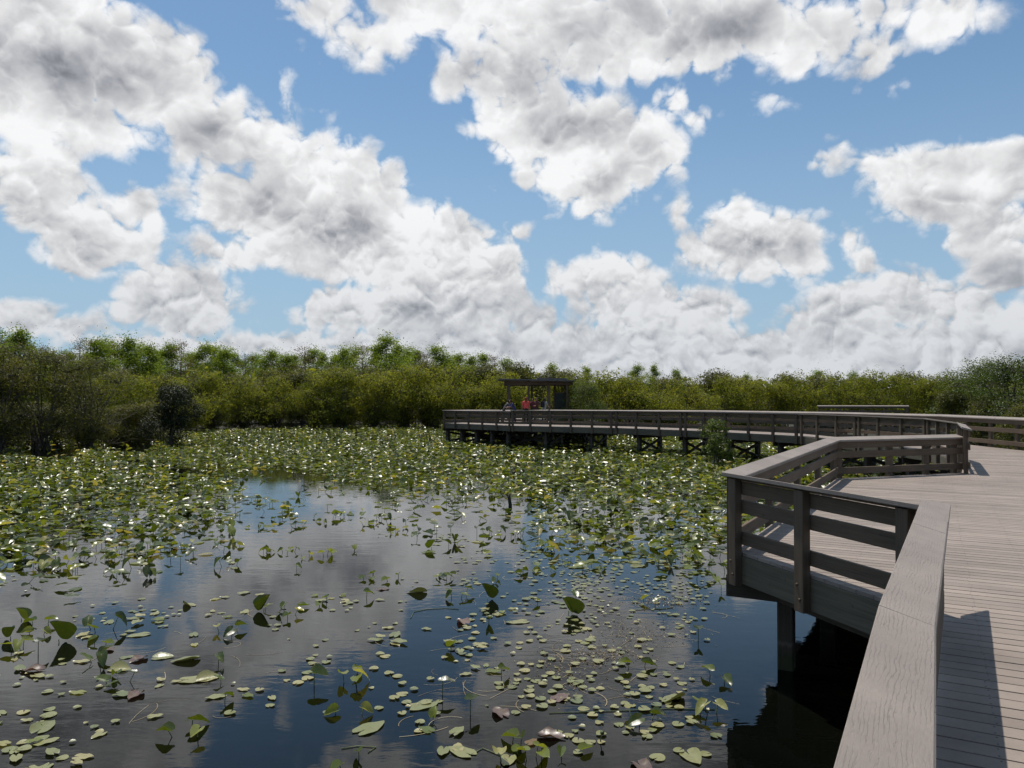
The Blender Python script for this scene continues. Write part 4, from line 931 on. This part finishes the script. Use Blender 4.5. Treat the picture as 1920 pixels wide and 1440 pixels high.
    for pts, w, t in strands:
        d = np.gradient(pts, axis=0); nn = unit(np.stack([-d[:, 1], d[:, 0], 0*d[:, 0]], 1))*w; z = np.array((0, 0, rng.uniform(.003, .006)))
        VS.append(np.stack([pts+nn+z, pts-nn+z], 1).reshape(-1, 3)); FS.append(np.array([(b+2*i, b+2*i+1, b+2*i+3, b+2*i+2) for i in range(8)])); TS.append(np.full(18, t)); b += 18
    V, F, T = np.concatenate(VS), np.concatenate(FS), np.concatenate(TS)
    tag(mesh_np('plant_debris', V, F, M['debris'], False, T), 'tan and brown plant bits drifting among the yellowish pads', 'debris', kind='stuff')
    for pts, lab in (([(770, 1160), (776, 1148), (800, 1143), (835, 1141), (860, 1143)], 'curved pale stalk afloat on the deep blue patch'), ([(1030, 1338), (1100, 1336), (1180, 1333), (1250, 1330), (1340, 1331)], 'long straight stalk lying across the bottom raft of pads'), ([(1188, 1145), (1210, 1143), (1245, 1142), (1262, 1140)], 'straw-coloured stem among the brown bits off the support pile'), ([(640, 1405), (670, 1400), (705, 1402), (690, 1412)], 'thin bent stalk at the bottom middle of the water'), ([(880, 1418), (905, 1404), (940, 1418), (952, 1428)], 'yellowish stalk leading to the brown curled leaf at the bottom')):
        m = MB(); q = [at(*p) for p in pts]; q = [tuple(a+np.array((0, 0, .006))) for a in q]; m.tube(q, [.0042]*len(q), 6); tag(m.build('floating_stalk', M['stem']), lab, 'plant stalk', 'stalks adrift on the pond')
    p = at(956, 950); m = MB(); m.tube([p+np.array((0, 0, -.4)), p+np.array((.01, 0, .05)), p+np.array((-.02, .0, .24)), p+np.array((-.01, 0, .34)), p+np.array((.02, 0, .36))], [.06, .052, .045, .04, .012], 8)
    tag(m.build('stake', M['timber']), 'short dark stake standing alone in rippled water amid the lilies', 'stake')
# ------------------------------------------------------------------ people on the far platform
def make_person(label, loc, face, shirt, trousers, hair, lean=0., bent=0., arm=(.2, .2), long_hair=False, pack=None, H=1.72, hat=None):
    "one grown body: joints as connected edges with a radius each, skinned into one surface"
    root = empty('person', loc, label, 'person', 'people on the far platform', face)
    k = H/1.72; V, E, Rr = [], [], []
    def j(p, r, par=None):
        V.append(np.array(p, float)*k); Rr.append(r*k); i = len(V)-1
        if par is not None: E.append((par, i))
        return i
    fw = lambda z: lean*max(0, z-.95)              # forward lean above the hip; +y is where the person faces
    pel = j((0, 0, .95), .135); wst = j((0, fw(1.1), 1.10), .125, pel); che = j((0, fw(1.3), 1.30), .145, wst); nk = j((0, fw(1.45), 1.45), .075, che)
    n2 = j((0, fw(1.5)+.01, 1.51), .052, nk); hd = j((0, fw(1.6)+.02, 1.60), .088, n2); tp = j((0, fw(1.68)+.015, 1.675), .078, hd)
    j((0, fw(1.6)+.108, 1.585), .016, hd)          # nose
    for s in (-1, 1):
        sh = j((s*.17, fw(1.4), 1.40), .062, che); a, b = arm
        el = j((s*.225, fw(1.4)+.26*math.sin(a), 1.40-.28*math.cos(a)), .043, sh)
        wr = j((s*(.225-.03*(b > .8)), fw(1.4)+.26*math.sin(a)+.24*math.sin(a+b), 1.40-.28*math.cos(a)-.24*math.cos(a+b)), .028, el)
        dr = np.array((0, math.sin(a+b), -math.cos(a+b))); w = V[wr]/k; pm = j(w+dr*.075, .027, wr)
        for q in range(4): f1 = j(w+dr*.115+np.array(((q-1.5)*.02, 0, 0)), .009, pm); j(w+dr*(.155+.012*(q in (1, 2)))+np.array(((q-1.5)*.022, .012, 0)), .0075, f1)
        t1 = j(w+dr*.06+np.array((-s*.035, .012, 0)), .011, wr); j(w+dr*.10+np.array((-s*.05, .02, 0)), .009, t1)
        hp = j((s*.095, 0, .88), .095, pel); kn = j((s*.10, .02+bent*.1, .49), .062, hp); an = j((s*.105, -.02, .09), .042, kn); j((s*.11, .12, .045), .036, an)
    me = bpy.data.meshes.new('body'); me.from_pydata([tuple(v) for v in V], E, [])
    o = bpy.data.objects.new('tmp', me); C.objects.link(o)
    md = o.modifiers.new('skin', 'SKIN'); sd = o.modifiers.new('sub', 'SUBSURF'); sd.levels = sd.render_levels = 1
    for i, v in enumerate(me.skin_vertices[0].data): v.radius = (Rr[i]*(1.25 if i in (pel, wst, che) else 1), Rr[i]*(.78 if i in (pel, wst, che) else 1)); v.use_root = (i == 0)
    dg = bpy.context.evaluated_depsgraph_get(); m2 = bpy.data.meshes.new_from_object(o.evaluated_get(dg)); bpy.data.objects.remove(o); m2.name = 'body'
    skin = plain_cached('skin', (.30, .17, .12)); mats = [skin, shirt, trousers, plain_cached('shoes', (.03, .03, .03))]
    m2.materials.clear()
    for q in mats: m2.materials.append(q)
    for p in m2.polygons:
        z = p.center.z/k; x = abs(p.center.x)/k; p.use_smooth = True
        p.material_index = 3 if z < .10 else 2 if z < .96 and x < .2 else 0 if z > 1.47 else 1 if (x < .20 or z > 1.20) else 0
    body = bpy.data.objects.new('body', m2); C.objects.link(body); body.parent = root
    m = MB(); hy = (fw(1.6)+.0)*k
    prof = [(1.70, .02), (1.695, .06), (1.66, .094), (1.60, .100), (1.55, .088), (1.50, .07)]+([(1.42, .06), (1.34, .045)] if long_hair else [])
    m.tube([(0, hy-(.012+.02*(i > 3))*k, z*k) for i, (z, r) in enumerate(prof)], [r*k for z, r in prof], 12); m.build('hair', hair, root, True)
    if hat: m = MB(); m.tube([(0, hy, z*k) for z in (1.635, 1.64, 1.665, 1.70, 1.735, 1.74)], [q*k for q in (.15, .15, .105, .10, .08, .01)], 14); m.build('hat', hat, root, True)
    return root
_PC = {}
def plain_cached(n, c):
    if n not in _PC: _PC[n] = plain(n, c, .75, .12, 5)
    return _PC[n]
def build_people():
    pc = plain_cached; z = DECK; brown = pc('brown_hair', (.03, .02, .015)); red = pc('red_hair', (.16, .03, .02)); black = pc('black_hair', (.012, .01, .01))
    def loc(px, D): return (D*(px-960)/F_PX, D, z)
    make_person('person in a bright coral-pink shirt and dark trousers with red hair, back turned', loc(986, 51.3), .1, pc('coral_shirt', (.62, .085, .075)), pc('black_trousers', (.018, .018, .02)), red, 0, 0, (.25, .5), True, H=1.76)
    make_person('person in a blue top and dark trousers bending forward beside the coral shirt', loc(966, 51.8), 1.9, pc('blue_top', (.03, .035, .13)), pc('navy_trousers', (.02, .02, .035)), brown, .55, .4, (.7, .7), H=1.6)
    make_person('person in dark grey clothes leaning by the railing, first in the row of people', loc(944, 52.3), -1.3, pc('charcoal_top', (.05, .05, .048)), pc('grey_trousers', (.06, .055, .05)), black, .62, .3, (.8, .6), H=1.6)
    make_person('person in a maroon shirt half hidden behind the coral shirt', loc(999, 54.0), 2.8, pc('maroon_shirt', (.10, .022, .025)), pc('black_trousers', (.018, .018, .02)), black, .05, 0, (.4, 1.2), H=1.70)
    make_person('person in a dark red-brown shirt standing between the maroon and grey shirts', loc(1006, 55.4), 3.3, pc('russet_shirt', (.085, .035, .03)), pc('brown_trousers', (.04, .03, .025)), brown, .05, 0, (.3, 1.4), H=1.74)
    g = make_person('person in a light grey shirt carrying a dark backpack', loc(1020, 54.2), -.6, pc('pale_grey_shirt', (.30, .31, .31)), pc('navy_trousers', (.02, .02, .035)), brown, .08, 0, (.35, .9), H=1.72)
    b = empty('backpack', (0, 0, 0), 'dark backpack on the back of the person in light grey', 'backpack'); mb = MB()
    c, s = math.cos(-.6), math.sin(-.6); q = np.array(g.location); bk = np.array((s*.20, -c*.20, 0)); b.location = tuple(q+bk+np.array((0, 0, 1.05)))
    o = b.location; mb.prism((o[0], o[1]), (c, s), .15, .085, o[2]-.02, o[2]+.40, .05); mb.build('bag', pc('black_fabric', (.015, .015, .018)), b)
    for sx in (-.09, .09):
        m = MB(); e = np.array(o)+np.array((c*sx, s*sx, 0)); f = np.array((-s, c, 0)); m.tube([e+f*.05+np.array((0, 0, .36)), e+f*.20+np.array((0, 0, .43)), e+f*.345+np.array((0, 0, .34)), e+f*.35+np.array((0, 0, .12)), e+f*.08+np.array((0, 0, .0))], [.018]*5, 6); m.build('strap', pc('black_fabric', (.015, .015, .018)), b)
start(); build_materials(); build_world(); build_ground(); build_boardwalk(); build_shelter(); build_trees(); build_lilies(); build_people()
def finish():
    sc = bpy.context.scene
    cam = bpy.data.cameras.new('camera'); co = bpy.data.objects.new('camera', cam); C.objects.link(co); sc.camera = co
    co.location = (0, 0, CAM_Z); co.rotation_euler = (R(90)+PITCH, 0, 0); cam.sensor_width = 36; cam.lens = 36*F_PX/1920; cam.clip_start = .05; cam.clip_end = 20000
    sun = bpy.data.lights.new('sun', 'SUN'); so = bpy.data.objects.new('sun', sun); C.objects.link(so)
    sun.energy = 4.6; sun.angle = R(.53); sun.color = (1, .945, .86)
    so.location = (0, 0, 60); so.rotation_euler = (math.pi/2-SUN_EL, 0, math.pi-SUN_AZ)
    sc.view_settings.view_transform = 'Standard'; sc.view_settings.look = 'None'; sc.view_settings.exposure = 0.; sc.view_settings.gamma = 1
    cy = sc.cycles; cy.max_bounces = 8; cy.diffuse_bounces = 3; cy.glossy_bounces = 4; cy.transmission_bounces = 4; cy.transparent_max_bounces = 4
    cy.caustics_reflective = False; cy.caustics_refractive = False; cy.sample_clamp_indirect = 6; cy.use_adaptive_sampling = True; cy.adaptive_threshold = .015; cy.adaptive_min_samples = 12
finish()
